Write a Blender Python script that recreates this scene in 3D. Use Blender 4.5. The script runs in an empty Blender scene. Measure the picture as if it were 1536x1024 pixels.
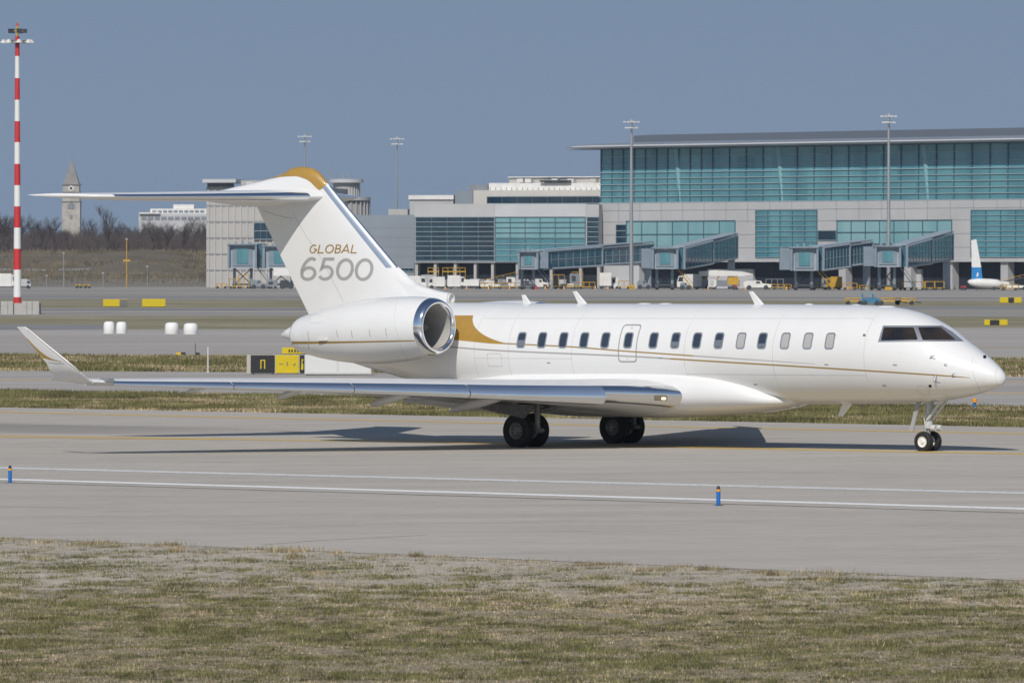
import bpy, bmesh, math, random
import numpy as np
from mathutils import Vector, Matrix, Euler
from mathutils.bvhtree import BVHTree
random.seed(7); rng = np.random.default_rng(7)
scene = bpy.context.scene
COL = scene.collection
R = math.radians

# ---------------------------------------------------------------- survey of the place
F, YH, H = 9475.0, 400.0, 4.94          # focal length (px of a 1536 px wide frame), horizon row, eye height
DM, PSI, TILT = 175.0, R(41), 0.007     # range to the main wheels, heading of the jet, cross fall of the taxiway
X0 = (862 - 768) / F * DM

def gz(X, Y):
    """height of the terrain: the near taxiway has a gentle cross fall, the far apron is level"""
    xx = max(-70.0, min(70.0, X - X0))
    t = min(1.0, max(0.0, (Y - 330.0) / 200.0))
    return TILT * xx * (1 - t * t * (3 - 2 * t))

def at(u, v, Y):
    return Vector(((u - 768) / F * Y, Y, H - (v - YH) / F * Y))

def gnd(u, v):
    """point of the terrain on the line of sight of a survey mark"""
    z = 0.0
    for _ in range(30):
        Y = (H - z) * F / (v - YH)
        X = (u - 768) / F * Y
        z = 0.5 * z + 0.5 * gz(X, Y)
    return Vector((X, Y, gz(X, Y)))

# ---------------------------------------------------------------- materials
MATS = {}
def mat(name, col, rough=0.6, metal=0.0, var=0.0, vscale=3.0, col2=None, coat=0.0, bump=0.0, bscale=20.0,
        spec=0.5, stretch=None, emit=None, contrast=(0.35, 0.65), detail=4.0):
    if name in MATS: return MATS[name]
    m = bpy.data.materials.new(name); m.use_nodes = True
    nt = m.node_tree; b = nt.nodes['Principled BSDF']
    b.inputs['Base Color'].default_value = (*col, 1)
    b.inputs['Roughness'].default_value = rough
    b.inputs['Metallic'].default_value = metal
    b.inputs['Specular IOR Level'].default_value = spec
    b.inputs['Coat Weight'].default_value = coat
    b.inputs['Coat Roughness'].default_value = 0.04
    if var or col2 or bump:
        tc = nt.nodes.new('ShaderNodeTexCoord')
        mp = nt.nodes.new('ShaderNodeMapping')
        if stretch: mp.inputs['Scale'].default_value = stretch
        nt.links.new(tc.outputs['Object'], mp.inputs['Vector'])
    if var or col2:
        n = nt.nodes.new('ShaderNodeTexNoise'); n.inputs['Scale'].default_value = vscale; n.inputs['Detail'].default_value = detail
        nt.links.new(mp.outputs['Vector'], n.inputs['Vector'])
        r = nt.nodes.new('ShaderNodeValToRGB')
        c2 = col2 or tuple(c * (1 - var) for c in col)
        r.color_ramp.elements[0].position = contrast[0]; r.color_ramp.elements[1].position = contrast[1]
        r.color_ramp.elements[0].color = (*c2, 1); r.color_ramp.elements[1].color = (*col, 1)
        nt.links.new(n.outputs['Fac'], r.inputs['Fac']); nt.links.new(r.outputs['Color'], b.inputs['Base Color'])
    if bump:
        n2 = nt.nodes.new('ShaderNodeTexNoise'); n2.inputs['Scale'].default_value = bscale; n2.inputs['Detail'].default_value = 3
        nt.links.new(mp.outputs['Vector'], n2.inputs['Vector'])
        bp = nt.nodes.new('ShaderNodeBump'); bp.inputs['Strength'].default_value = bump; bp.inputs['Distance'].default_value = 0.02
        nt.links.new(n2.outputs['Fac'], bp.inputs['Height']); nt.links.new(bp.outputs['Normal'], b.inputs['Normal'])
    if emit:
        b.inputs['Emission Color'].default_value = (*emit[0], 1); b.inputs['Emission Strength'].default_value = emit[1]
    MATS[name] = m
    return m

def ramp_node(nt, stops, interp='LINEAR'):
    r = nt.nodes.new('ShaderNodeValToRGB'); cr = r.color_ramp; cr.interpolation = interp
    while len(cr.elements) < len(stops): cr.elements.new(0.5)
    for e, (p, c) in zip(cr.elements, stops):
        e.position = p; e.color = (*c, 1)
    return r

M = {}
M['white'] = mat('white_paint', (0.76, 0.76, 0.755), 0.32, coat=0.5, var=0.03, vscale=1.2)
M['white_fin'] = M['white']
M['offwhite'] = mat('offwhite_paint', (0.62, 0.62, 0.60), 0.45, coat=0.2, var=0.06, vscale=2)
M['gold'] = mat('gold_paint', (0.41, 0.245, 0.05), 0.42, 0.0, coat=0.3, var=0.08, vscale=6)
M['gold_line'] = mat('gold_line_paint', (0.33, 0.205, 0.05), 0.45, 0.0)
M['grey_line'] = mat('grey_line_paint', (0.33, 0.32, 0.31), 0.45)
M['text_grey'] = mat('grey_lettering', (0.36, 0.355, 0.345), 0.4, coat=0.3)
M['chrome'] = mat('polished_metal', (0.86, 0.87, 0.88), 0.16, 1.0, var=0.05, vscale=0.7)
M['satin'] = mat('satin_metal', (0.74, 0.79, 0.84), 0.33, 0.9, var=0.06, vscale=2.0)
M['chrome2'] = mat('polished_lip', (0.80, 0.81, 0.83), 0.10, 1.0)
M['alu'] = mat('bare_aluminium', (0.55, 0.56, 0.57), 0.38, 0.9, var=0.15, vscale=5)
M['steel_white'] = mat('gear_white', (0.62, 0.63, 0.62), 0.4, 0.1, var=0.2, vscale=14)
M['gear_dark'] = mat('gear_grey', (0.22, 0.22, 0.22), 0.5, 0.4, var=0.4, vscale=12)
M['wing_white'] = mat('wing_grey_paint', (0.66, 0.66, 0.66), 0.38, coat=0.2, var=0.05, vscale=1.5)
M['rubber'] = mat('tyre_rubber', (0.018, 0.018, 0.02), 0.75, var=0.3, vscale=9)
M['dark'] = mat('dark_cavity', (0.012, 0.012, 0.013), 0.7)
M['hub'] = mat('wheel_hub', (0.27, 0.27, 0.27), 0.5, 0.4, var=0.3, vscale=12)
M['seal'] = mat('seal_grey', (0.30, 0.30, 0.30), 0.5)
M['panel_line'] = mat('panel_joint', (0.50, 0.50, 0.50), 0.6)
M['duct'] = mat('intake_duct', (0.40, 0.39, 0.37), 0.55, 0.0)
M['fan'] = mat('fan_blade', (0.010, 0.010, 0.011), 0.7, 0.0, spec=0.05)

def glass_mat(name, col, rough=0.05, spec=0.6):
    return mat(name, col, rough, 0.0, spec=spec)
M['cockpit_glass'] = mat('cockpit_glass', (0.014, 0.015, 0.018), 0.06, spec=0.6, col2=(0.05, 0.035, 0.025), vscale=1.6)
M['cabin_glass'] = mat('cabin_glass', (0.035, 0.05, 0.075), 0.08, spec=0.6)
M['cabin_blind'] = mat('cabin_window_blind_down', (0.42, 0.42, 0.41), 0.15)
M['frame_silver'] = mat('window_frame_silver', (0.50, 0.51, 0.53), 0.3, 0.7)

# ---------------------------------------------------------------- object helpers
def tag(o, label=None, cat=None, group=None, kind=None):
    if label: o['label'] = label
    if cat: o['category'] = cat
    if group: o['group'] = group
    if kind: o['kind'] = kind
    return o

def empty(name, loc=(0, 0, 0), rz=0.0, label=None, cat=None, group=None):
    o = bpy.data.objects.new(name, None); COL.objects.link(o)
    o.location = loc; o.rotation_euler = (0, 0, rz); o.empty_display_size = 0.3
    return tag(o, label, cat, group)

class MB:
    """collects shapes that become ONE mesh object"""
    def __init__(self): self.v = []; self.f = []; self.mi = []
    def add(self, vs, fs, mi=0):
        o = len(self.v); self.v += [tuple(p) for p in vs]
        self.f += [tuple(i + o for i in f) for f in fs]; self.mi += [mi] * len(fs); return self
    def box(self, c, s, mi=0, rz=0.0, M4=None):
        x, y, z = (k / 2 for k in s)
        vs = [Vector((sx * x, sy * y, sz * z)) for sx in (-1, 1) for sy in (-1, 1) for sz in (-1, 1)]
        if rz: vs = [Matrix.Rotation(rz, 3, 'Z') @ p for p in vs]
        vs = [p + Vector(c) for p in vs]
        if M4: vs = [M4 @ p for p in vs]
        return self.add(vs, [(0, 1, 3, 2), (4, 6, 7, 5), (0, 4, 5, 1), (2, 3, 7, 6), (0, 2, 6, 4), (1, 5, 7, 3)], mi)
    def span(self, a, b, mi=0):
        return self.box([(p + q) / 2 for p, q in zip(a, b)], [abs(q - p) for p, q in zip(a, b)], mi)
    def tube(self, pts, r, n=10, mi=0, caps=True):
        pts = [Vector(p) for p in pts]; rs = r if isinstance(r, (list, tuple)) else [r] * len(pts)
        vs = []; fs = []
        for i, p in enumerate(pts):
            d = (pts[min(i + 1, len(pts) - 1)] - pts[max(i - 1, 0)]).normalized()
            a = d.orthogonal().normalized() if abs(d.z) < 0.9 else Vector((1, 0, 0)).cross(d).normalized()
            if abs(d.z) < 0.9: a = Vector((0, 0, 1)).cross(d).normalized()
            b = d.cross(a)
            for k in range(n):
                t = 2 * math.pi * k / n
                vs.append(p + (a * math.cos(t) + b * math.sin(t)) * rs[i])
        for i in range(len(pts) - 1):
            for k in range(n):
                k2 = (k + 1) % n
                fs.append((i * n + k, i * n + k2, (i + 1) * n + k2, (i + 1) * n + k))
        if caps:
            fs.append(tuple(range(n - 1, -1, -1))); fs.append(tuple(range((len(pts) - 1) * n, len(pts) * n)))
        return self.add(vs, fs, mi)
    def lathe(self, prof, n=32, axis='z', c=(0, 0, 0), mi=0, closed=False):
        """prof: (axial, radius) pairs"""
        vs = []; fs = []
        for a, r in prof:
            for k in range(n):
                t = 2 * math.pi * k / n; p = (r * math.cos(t), r * math.sin(t))
                v = {'z': (p[0], p[1], a), 'x': (a, p[0], p[1]), 'y': (p[0], a, p[1])}[axis]
                vs.append((v[0] + c[0], v[1] + c[1], v[2] + c[2]))
        m = len(prof)
        for i in range(m if closed else m - 1):
            j = (i + 1) % m
            for k in range(n):
                k2 = (k + 1) % n
                fs.append((i * n + k, i * n + k2, j * n + k2, j * n + k))
        return self.add(vs, fs, mi)
    def loft(self, rings, mi=0, cap0=True, cap1=True):
        n = len(rings[0]); vs = [p for r in rings for p in r]; fs = []
        for i in range(len(rings) - 1):
            for k in range(n):
                k2 = (k + 1) % n
                fs.append((i * n + k, i * n + k2, (i + 1) * n + k2, (i + 1) * n + k))
        if cap0: fs.append(tuple(range(n - 1, -1, -1)))
        if cap1: fs.append(tuple(range((len(rings) - 1) * n, len(rings) * n)))
        return self.add(vs, fs, mi)
    def prism(self, poly, a, b, axis='y', mi=0):
        """poly in the other two axes, extruded from a to b"""
        n = len(poly)
        def mk(p, t):
            return {'y': (p[0], t, p[1]), 'x': (t, p[0], p[1]), 'z': (p[0], p[1], t)}[axis]
        vs = [mk(p, a) for p in poly] + [mk(p, b) for p in poly]
        fs = [tuple(range(n)), tuple(range(2 * n - 1, n - 1, -1))] + [(i, i + n, (i + 1) % n + n, (i + 1) % n) for i in range(n)]
        return self.add(vs, fs, mi)
    def build(self, name, mats, parent=None, smooth=None, fix=True):
        me = bpy.data.meshes.new(name); me.from_pydata(self.v, [], self.f)
        mats = mats if isinstance(mats, (list, tuple)) else [mats]
        for m in mats: me.materials.append(m)
        if len(mats) > 1: me.polygons.foreach_set('material_index', self.mi)
        if fix:
            bm = bmesh.new(); bm.from_mesh(me); bmesh.ops.recalc_face_normals(bm, faces=bm.faces); bm.to_mesh(me); bm.free()
        if smooth:
            me.polygons.foreach_set('use_smooth', [True] * len(me.polygons)); me.set_sharp_from_angle(angle=R(smooth))
        me.update()
        o = bpy.data.objects.new(name, me); COL.objects.link(o)
        if parent: o.parent = parent
        return o

def copy_tree(o, parent=None):
    c = o.copy(); COL.objects.link(c)
    if parent: c.parent = parent; c.matrix_parent_inverse = o.matrix_parent_inverse.copy()
    for ch in list(o.children): copy_tree(ch, c)
    return c

def mono(xs, ys):
    """monotone cubic interpolation"""
    o = np.argsort(xs); xs = np.array(xs, float)[o]; ys = np.array(ys, float)[o]
    h = np.diff(xs); d = np.diff(ys) / h; m = np.zeros(len(xs))
    m[0], m[-1] = d[0], d[-1]
    for i in range(1, len(xs) - 1):
        if d[i - 1] * d[i] > 0:
            w1 = 2 * h[i] + h[i - 1]; w2 = h[i] + 2 * h[i - 1]
            m[i] = (w1 + w2) / (w1 / d[i - 1] + w2 / d[i])
    def f(x):
        x = min(max(x, xs[0]), xs[-1]); i = min(max(int(np.searchsorted(xs, x)) - 1, 0), len(h) - 1)
        t = (x - xs[i]) / h[i]
        return float((2*t**3 - 3*t*t + 1) * ys[i] + (t**3 - 2*t*t + t) * h[i] * m[i] + (-2*t**3 + 3*t*t) * ys[i+1] + (t**3 - t*t) * h[i] * m[i+1])
    return f

# ================================================================ THE JET
# local frame: x forward, y to port (away from the viewer), z up; origin on the taxiway between the main wheels
JET = empty('business_jet', label='white twin-engine business jet with gold trim and GLOBAL 6500 on its tail, on the taxiway', cat='jet')
rot = Matrix.Rotation(-PSI, 4, 'Z')
tiltm = Matrix.Rotation(-math.atan(TILT), 4, 'Y')
JET.matrix_world = Matrix.Translation((X0, DM, 0)) @ tiltm @ rot
JM = Matrix.Translation((X0, DM, 0)) @ tiltm @ rot
JI = JM.inverted()
CAM = Vector((0, 0, H))
bpy.context.view_layer.update()

def ray_local(u, v):
    o = JI @ CAM; p = JI @ at(u, v, DM)
    return o, (p - o).normalized()

def inv_l(u, v, y):
    """(x, z) of a survey mark in the plane y = const of the jet"""
    o, d = ray_local(u, v); t = (y - o.y) / d.y; p = o + d * t; return p.x, p.z

def bvh_of(*objs):
    vs = []; fs = []
    for ob in objs:
        k = len(vs); vs += [v.co.copy() for v in ob.data.vertices]; fs += [tuple(i + k for i in p.vertices) for p in ob.data.polygons]
    return BVHTree.FromPolygons(vs, fs)

def cut2d(poly, cell):
    """triangulate an outline and cut it into small cells"""
    bm = bmesh.new()
    vs = [bm.verts.new((p[0], p[1], 0)) for p in poly]
    bm.faces.new(vs)
    bmesh.ops.triangulate(bm, faces=bm.faces[:])
    for ax in (0, 1):
        lo = min(p[ax] for p in poly); hi = max(p[ax] for p in poly)
        k = math.floor(lo / cell[ax]) + 1
        while k * cell[ax] < hi:
            co = Vector((0, 0, 0)); co[ax] = k * cell[ax]; no = Vector((0, 0, 0)); no[ax] = 1
            bmesh.ops.bisect_plane(bm, geom=bm.verts[:] + bm.edges[:] + bm.faces[:], plane_co=co, plane_no=no, dist=1e-6)
            k += 1
    bmesh.ops.triangulate(bm, faces=bm.faces[:])
    bm.verts.index_update()
    V = [(v.co.x, v.co.y) for v in bm.verts]; Fc = [tuple(x.index for x in f.verts) for f in bm.faces]
    bm.free(); return V, Fc

def decal(name, bvh, polys, m, parent, off=0.004, mode='view', cell=(6, 6), fallback=True):
    """thin paint or glass laid on a curved skin. mode 'view': outlines surveyed as sight lines; 'side': outlines in (x, z)"""
    mb = MB()
    for poly in polys:
        V, Fc = cut2d(poly, cell)
        pts = []
        for a, b in V:
            if mode == 'view': o, d = ray_local(a, b)
            else: o, d = Vector((a, -6, b)), Vector((0, 1, 0))
            hit, n, i, dist = bvh.ray_cast(o, d)
            if hit is None: pts.append(None); continue
            if n.dot(d) > 0: n = -n
            pts.append(hit + n * off)
        Fc = [f for f in Fc if all(pts[i] is not None for i in f)]
        keep = sorted({i for f in Fc for i in f}); ix = {i: k for k, i in enumerate(keep)}
        mb.add([pts[i] for i in keep], [tuple(ix[i] for i in f) for f in Fc])
    return mb.build(name, m, parent, smooth=60, fix=False)

def ribbon(pts, w):
    """outline of a strip with the given width(s) along a polyline"""
    ws = w if isinstance(w, (list, tuple)) else [w] * len(pts)
    L = []; Rr = []
    for i, p in enumerate(pts):
        a = pts[max(i - 1, 0)]; b = pts[min(i + 1, len(pts) - 1)]
        dx, dy = b[0] - a[0], b[1] - a[1]; l = math.hypot(dx, dy) or 1; nx, ny = -dy / l, dx / l
        L.append((p[0] + nx * ws[i] / 2, p[1] + ny * ws[i] / 2)); Rr.append((p[0] - nx * ws[i] / 2, p[1] - ny * ws[i] / 2))
    return L + Rr[::-1]

def smooth_line(pts, n=8):
    out = []
    P = [pts[0]] + list(pts) + [pts[-1]]
    for i in range(1, len(P) - 2):
        for k in range(n):
            t = k / n
            out.append(tuple(0.5 * (2*b + (c - a) * t + (2*a - 5*b + 4*c - d) * t*t + (3*b - a - 3*c + d) * t**3) for a, b, c, d in zip(P[i-1], P[i], P[i+1], P[i+2])))
    out.append(tuple(pts[-1])); return out

def rrect(x0, x1, z0, z1, r, n=5, shear=0.0):
    out = []
    for cx, cz, a0 in ((x1 - r, z1 - r, 0), (x0 + r, z1 - r, 90), (x0 + r, z0 + r, 180), (x1 - r, z0 + r, 270)):
        for k in range(n + 1):
            t = R(a0 + 90 * k / n); out.append((cx + r * math.cos(t), cz + r * math.sin(t)))
    return out

def ring_polys(outer, inner):
    n = len(outer)
    return [[outer[i], outer[(i + 1) % n], inner[(i + 1) % n], inner[i]] for i in range(n)]

# ---- fuselage
ST = [  # x, top, bottom, half width
 (14.80, 1.96, 1.90, 0.03), (14.76, 2.06, 1.80, 0.13), (14.68, 2.15, 1.735, 0.22), (14.41, 2.36, 1.65, 0.40), (13.98, 2.63, 1.53, 0.64),
 (13.54, 2.88, 1.44, 0.83), (13.26, 3.04, 1.395, 0.935), (12.88, 3.29, 1.34, 1.05), (12.55, 3.45, 1.31, 1.12), (12.22, 3.585, 1.29, 1.18),
 (11.78, 3.71, 1.27, 1.24), (11.23, 3.80, 1.25, 1.29), (10.22, 3.865, 1.235, 1.325), (7.96, 3.885, 1.21, 1.335), (3.3, 3.91, 1.21, 1.345),
 (-1.5, 3.93, 1.23, 1.345), (-3.0, 3.95, 1.30, 1.34), (-4.3, 3.95, 1.44, 1.30), (-5.5, 3.93, 1.66, 1.22), (-6.64, 3.88, 1.90, 1.08), (-7.69, 3.80, 2.12, 0.90),
 (-8.4, 3.72, 2.29, 0.76), (-9.4, 3.56, 2.52, 0.54), (-10.2, 3.40, 2.74, 0.35), (-10.8, 3.22, 2.90, 0.19), (-11.05, 3.08, 2.97, 0.05)]
fx = [s[0] for s in ST]
f_t, f_b, f_w = mono(fx, [s[1] for s in ST]), mono(fx, [s[2] for s in ST]), mono(fx, [s[3] for s in ST])
def fus_ring(x, n=96):
    zt, zb, hw = f_t(x), f_b(x), f_w(x); zc = (zt + zb) / 2; hh = (zt - zb) / 2
    return [(x, hw * math.cos(2 * math.pi * k / n), zc + hh * math.sin(2 * math.pi * k / n)) for k in range(n)]
xs = list(np.linspace(-11.05, -4, 40)) + list(np.linspace(-3.85, 10, 60)) + list(np.linspace(10.1, 14.4, 60)) + [14.5, 14.6, 14.68, 14.72, 14.76, 14.78, 14.80]
FUS = MB().loft([fus_ring(x) for x in xs]).build('fuselage', M['white'], JET, smooth=40)
# ---- belly fairing
BF = [(8.05, 1.40, 1.20, 0.45), (7.6, 1.55, 1.10, 0.92), (7.1, 1.78, 1.02, 1.18), (6.5, 1.98, 0.955, 1.33), (5.7, 2.12, 0.90, 1.46), (4.6, 2.19, 0.84, 1.56), (3.3, 2.20, 0.80, 1.60), (0.9, 2.18, 0.80, 1.60),
      (-1.0, 2.14, 0.88, 1.57), (-2.4, 2.0, 1.0, 1.48), (-3.6, 1.86, 1.18, 1.30), (-4.8, 1.75, 1.45, 1.0)]
bx = [s[0] for s in BF]
b_t, b_b, b_w = mono(bx, [s[1] for s in BF]), mono(bx, [s[2] for s in BF]), mono(bx, [s[3] for s in BF])
def sgn_pow(c, e): return math.copysign(abs(c) ** e, c)
rings = []
for x in np.linspace(-4.8, 8.05, 70):
    zt, zb, hw = b_t(x), b_b(x), b_w(x); zc = (zt + zb) / 2; hh = (zt - zb) / 2
    rings.append([(x, hw * sgn_pow(math.cos(2*math.pi*k/64), 0.8), zc + hh * sgn_pow(math.sin(2*math.pi*k/64), 0.85)) for k in range(64)])
BELLY = MB().loft(rings).build('belly_fairing', M['white'], JET, smooth=40)
SKIN = bvh_of(FUS, BELLY)
FSK = bvh_of(FUS)

# cabin windows
WX = [-0.80, -0.05, 0.72, 1.47, 2.23, 3.05, 3.94, 4.71, 5.46, 6.22, 6.98, 7.71, 8.49, 9.26, 10.0]
BL = {8: 0, 9: 0, 10: 1, 12: 1, 13: 1, 14: 1}
def window(x, blind):
    o = rrect(x - 0.155, x + 0.155, 2.705, 3.145, 0.085); i = rrect(x - 0.118, x + 0.118, 2.742, 3.108, 0.062)
    w = decal('cabin_window', FSK, [i], M['cabin_blind'] if blind else M['cabin_glass'], FUS, 0.006, 'side', (0.12, 0.1))
    f = decal('window_frame', FSK, ring_polys(o, i), M['frame_silver'], FUS, 0.008, 'side', (0.3, 0.12))
    if blind: w['label'] = 'cabin window with its pale blind pulled down'
    return w
for k, x in enumerate(WX):
    window(x, BL.get(k, 0))
    if k in (0, 7, 9, 11):
        h_ = {0: 0.5, 7: 0.42, 9: 0.55, 11: 0.3}[k]  # a paler patch covers the lower part of these panes
        decal('pane_lower_part', FSK, [[(x - 0.115, 2.76), (x + 0.115, 2.76), (x + 0.115, 2.745 + 0.36 * h_), (x - 0.115, 2.745 + 0.36 * h_)]], mat('paler_pane_part', (0.16, 0.18, 0.21), 0.2), FUS, 0.0075, 'side', (0.12, 0.1))
for x in (11.15, 8.1, 5.05, 1.05, -1.25, -2.5):
    decal('skin_joint', FSK, [[(x - 0.006, 1.9), (x + 0.006, 1.9), (x + 0.006, 3.86), (x - 0.006, 3.86)]], mat('skin_joint_grey', (0.50, 0.50, 0.50), 0.6), FUS, 0.0025, 'side', (0.37, 0.12))
for z, x0_, x1_ in ((3.52, -2.5, 11.15), (2.02, 5.05, 11.15), (2.42, -2.5, 1.05)):
    decal('skin_joint', FSK, [[(x0_, z - 0.005), (x1_, z - 0.005), (x1_, z + 0.005), (x0_, z + 0.005)]], mat('skin_joint_grey', (0.50, 0.50, 0.50), 0.6), FUS, 0.0025, 'side', (0.5, 0.2))
for k, (x, z) in enumerate(((9.9, 2.3), (7.3, 1.75), (12.1, 2.3), (4.2, 2.45), (0.2, 2.3), (11.6, 1.75))):
    decal('placard', FSK, [rrect(x - 0.06, x + 0.06, z - 0.018, z + 0.018, 0.008)], M['seal'], FUS, 0.003, 'side', (0.3, 0.1))
# emergency exit round window six
o = rrect(3.05 - 0.33, 3.05 + 0.33, 2.33, 3.36, 0.10); i = rrect(3.05 - 0.295, 3.05 + 0.295, 2.365, 3.325, 0.075)
decal('emergency_exit', FSK, ring_polys(o, i), M['seal'], FUS, 0.003, 'side', (0.5, 0.14))
decal('exit_handle', FSK, [rrect(3.02, 3.10, 3.24, 3.28, 0.015)], M['panel_line'], FUS, 0.004, 'side'); decal('exit_latch', FSK, [[(3.03, 2.42), (3.06, 2.42), (3.06, 2.5), (3.03, 2.5)]], M['panel_line'], FUS, 0.004, 'side')
o = rrect(-2.03, -1.5, 2.19, 2.56, 0.06); i = rrect(-2.015, -1.515, 2.205, 2.545, 0.05)
decal('service_hatch', FSK, ring_polys(o, i), M['panel_line'], FUS, 0.003, 'side', (0.5, 0.14))
# paint
sw = smooth_line([(710, 473), (709, 481), (713, 491), (724, 501), (740, 509), (756, 514)], 5)
decal('gold_swoosh', FSK, [[(650, 473)] + sw + [(756, 516), (735, 515), (715, 513), (690, 510.5), (650, 507)]], M['gold'], FUS, 0.003, 'view', (5, 5))
up = smooth_line([(752, 514.8), (856, 520), (931.5, 526), (1040, 533.5)], 10)
decal('gold_stripe', FSK, [ribbon(up, 1.9)], M['gold_line'], FUS, 0.003, 'view', (12, 12))
decal('grey_stripe', FSK, [ribbon(smooth_line([(1040, 533.5), (1140, 540), (1223, 545.5)], 10), [1.5 - 1.1 * t / 20 for t in range(21)])], M['grey_line'], FUS, 0.003, 'view', (12, 12))
decal('grey_stripe', FSK, [ribbon(smooth_line([(660, 518.5), (745.5, 525.5), (930, 533.5), (1005, 537.8)], 10), 1.9)], M['grey_line'], FUS, 0.003, 'view', (12, 12))
decal('gold_stripe', FSK, [ribbon(smooth_line([(1005, 537.8), (1070, 541.8), (1227, 551.2), (1401, 562.2), (1455, 566.5)], 10), [2.1] * 30 + [2.1 - 1.6 * t / 10 for t in range(11)])], M['gold_line'], FUS, 0.003, 'view', (12, 12))
# cockpit glazing
PA = [(1326, 491), (1370.5, 491.2), (1377, 509.5), (1321.5, 510.5)]
PB = [(1377, 491), (1411, 490.8), (1433.5, 509.5), (1384, 510)]
fr = [(1324.5, 488.2), (1413, 488.2), (1428, 497), (1446, 511.8), (1317, 512.8)]
def rnd(poly, r=2.0, n=4):
    out = []; m = len(poly)
    for i in range(m):
        p = Vector(poly[i]); a = Vector(poly[i - 1]) - p; b = Vector(poly[(i + 1) % m]) - p
        p1 = p + a.normalized() * r; p2 = p + b.normalized() * r
        for k in range(n + 1):
            t = k / n; q = p1 * (1-t)**2 + p * 2*t*(1-t) + p2 * t*t; out.append((q.x, q.y))
    return out
decal('windscreen_frame', FSK, [fr], M['frame_silver'], FUS, 0.004, 'view', (3, 3))  # silver front end also stands in for sky reflected in the front pane
decal('cockpit_window', FSK, [rnd(PA)], M['cockpit_glass'], FUS, 0.009, 'view', (3, 3))
decal('cockpit_window', FSK, [rnd(PB)], M['cockpit_glass'], FUS, 0.009, 'view', (3, 3))
# nose details
def blade(name, x, z0, z1, ch0, ch1, sweep, th=0.03, y=0.0, m='white', yo=0.0):
    sec = lambda xc, c, z, yy: [(xc + c/2, yy, z), (xc + c*0.2, yy - th/2, z), (xc - c/2, yy - th*0.2, z), (xc - c/2, yy + th*0.2, z), (xc + c*0.2, yy + th/2, z)]
    return MB().loft([sec(x, ch0, z0, y), sec(x - sweep, ch1, z1, y + yo)]).build(name, M[m], FUS)
blade('blade_antenna', -1.68, 3.90, 4.17, 0.30, 0.13, 0.16)
blade('blade_antenna', 0.36, 3.88, 4.26, 0.34, 0.14, 0.32)
blade('blade_antenna', 6.62, 3.86, 4.24, 0.34, 0.14, 0.32)
blade('blade_antenna', 9.62, 1.27, 0.90, 0.34, 0.18, 0.28)
blade('blade_antenna', 7.75, 1.25, 1.10, 0.26, 0.2, 0.06)
def dome(name, x, z, rx, ry, rz):
    return MB().lathe([(math.sin(t) * rz, math.cos(t)) for t in np.linspace(-0.3, math.pi/2, 8)], 20).build(name, M['white'], FUS, smooth=50), (x, z, rx, ry)
for x, rx, ry, rz in ((2.55, 0.25, 0.12, 0.035), (3.3, 0.24, 0.12, 0.035), (8.3, 0.14, 0.09, 0.04), (9.9, 0.16, 0.09, 0.03), (10.9, 0.3, 0.2, 0.035)):
    d, _ = dome('roof_antenna', x, 0, rx, ry, rz)
    d.location = (x, 0, f_t(x) - 0.012); d.scale = (rx, ry, 1)
def skin_pt(u, v):
    o_, d_ = ray_local(u, v); h, n, i_, _ = FSK.ray_cast(o_, d_)
    return h, (n if n.dot(d_) < 0 else -n)
h, n = skin_pt(1396, 535)
MB().tube([h, h + n * 0.05], 0.035, 8).tube([h + n * 0.04 + Vector((-.02, 0, 0.005)), h + n * 0.05 + Vector((0.15, 0, 0.005))], [0.014, 0.008], 8).build('pitot_probe', M['alu'], FUS)
h, n = skin_pt(1403, 564)
MB().tube([h, h + n * 0.10 + Vector((0.01, 0, -0.10)), h + n * 0.11 + Vector((0.20, 0, -0.14))], [0.04, 0.025, 0.012], 8).build('pitot_probe', M['alu'], FUS)
h, n = skin_pt(1417, 547)
MB().tube([h, h + n * 0.03, h + n * 0.035 + Vector((0.08, 0, 0.02))], [0.014, 0.012, 0.008], 8).build('pitot_probe', M['alu'], FUS)
h, n = skin_pt(1428.5, 562)
MB().tube([h, h + n * 0.04, h + n * 0.05 + Vector((0.10, 0, 0.05))], [0.018, 0.014, 0.01], 8).build('pitot_probe', M['alu'], FUS)
decal('static_port', FSK, [rrect(1392.8, 1397.6, 576.6, 580.8, 2)], M['dark'], FUS, 0.004, 'view')
decal('static_port', FSK, [rrect(1474.5, 1479.5, 532.6, 537.6, 2)], M['dark'], FUS, 0.004, 'view')
decal('static_port', FSK, [rrect(1294.5, 1298.5, 500.6, 504.6, 1.5)], M['gear_dark'], FUS, 0.004, 'view')
decal('radome_joint', FSK, [ribbon(smooth_line([(1459, 536), (1458, 552), (1463, 570), (1472, 589)], 8), 0.45)], M['panel_line'], FUS, 0.003, 'view', (5, 5))
decal('radome_joint', FSK, [ribbon(smooth_line([(1496, 550), (1493, 560), (1494, 570), (1498, 579.5)], 8), 0.4)], M['panel_line'], FUS, 0.003, 'view', (5, 5))
circ = [(1385 + 9 * math.cos(t) + 3 * math.sin(t), 585 + 7 * math.sin(t)) for t in np.linspace(0, 2 * math.pi, 25)]
decal('access_panel', FSK, [ribbon(circ, 0.4)], M['panel_line'], FUS, 0.003, 'view', (5, 5))

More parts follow.
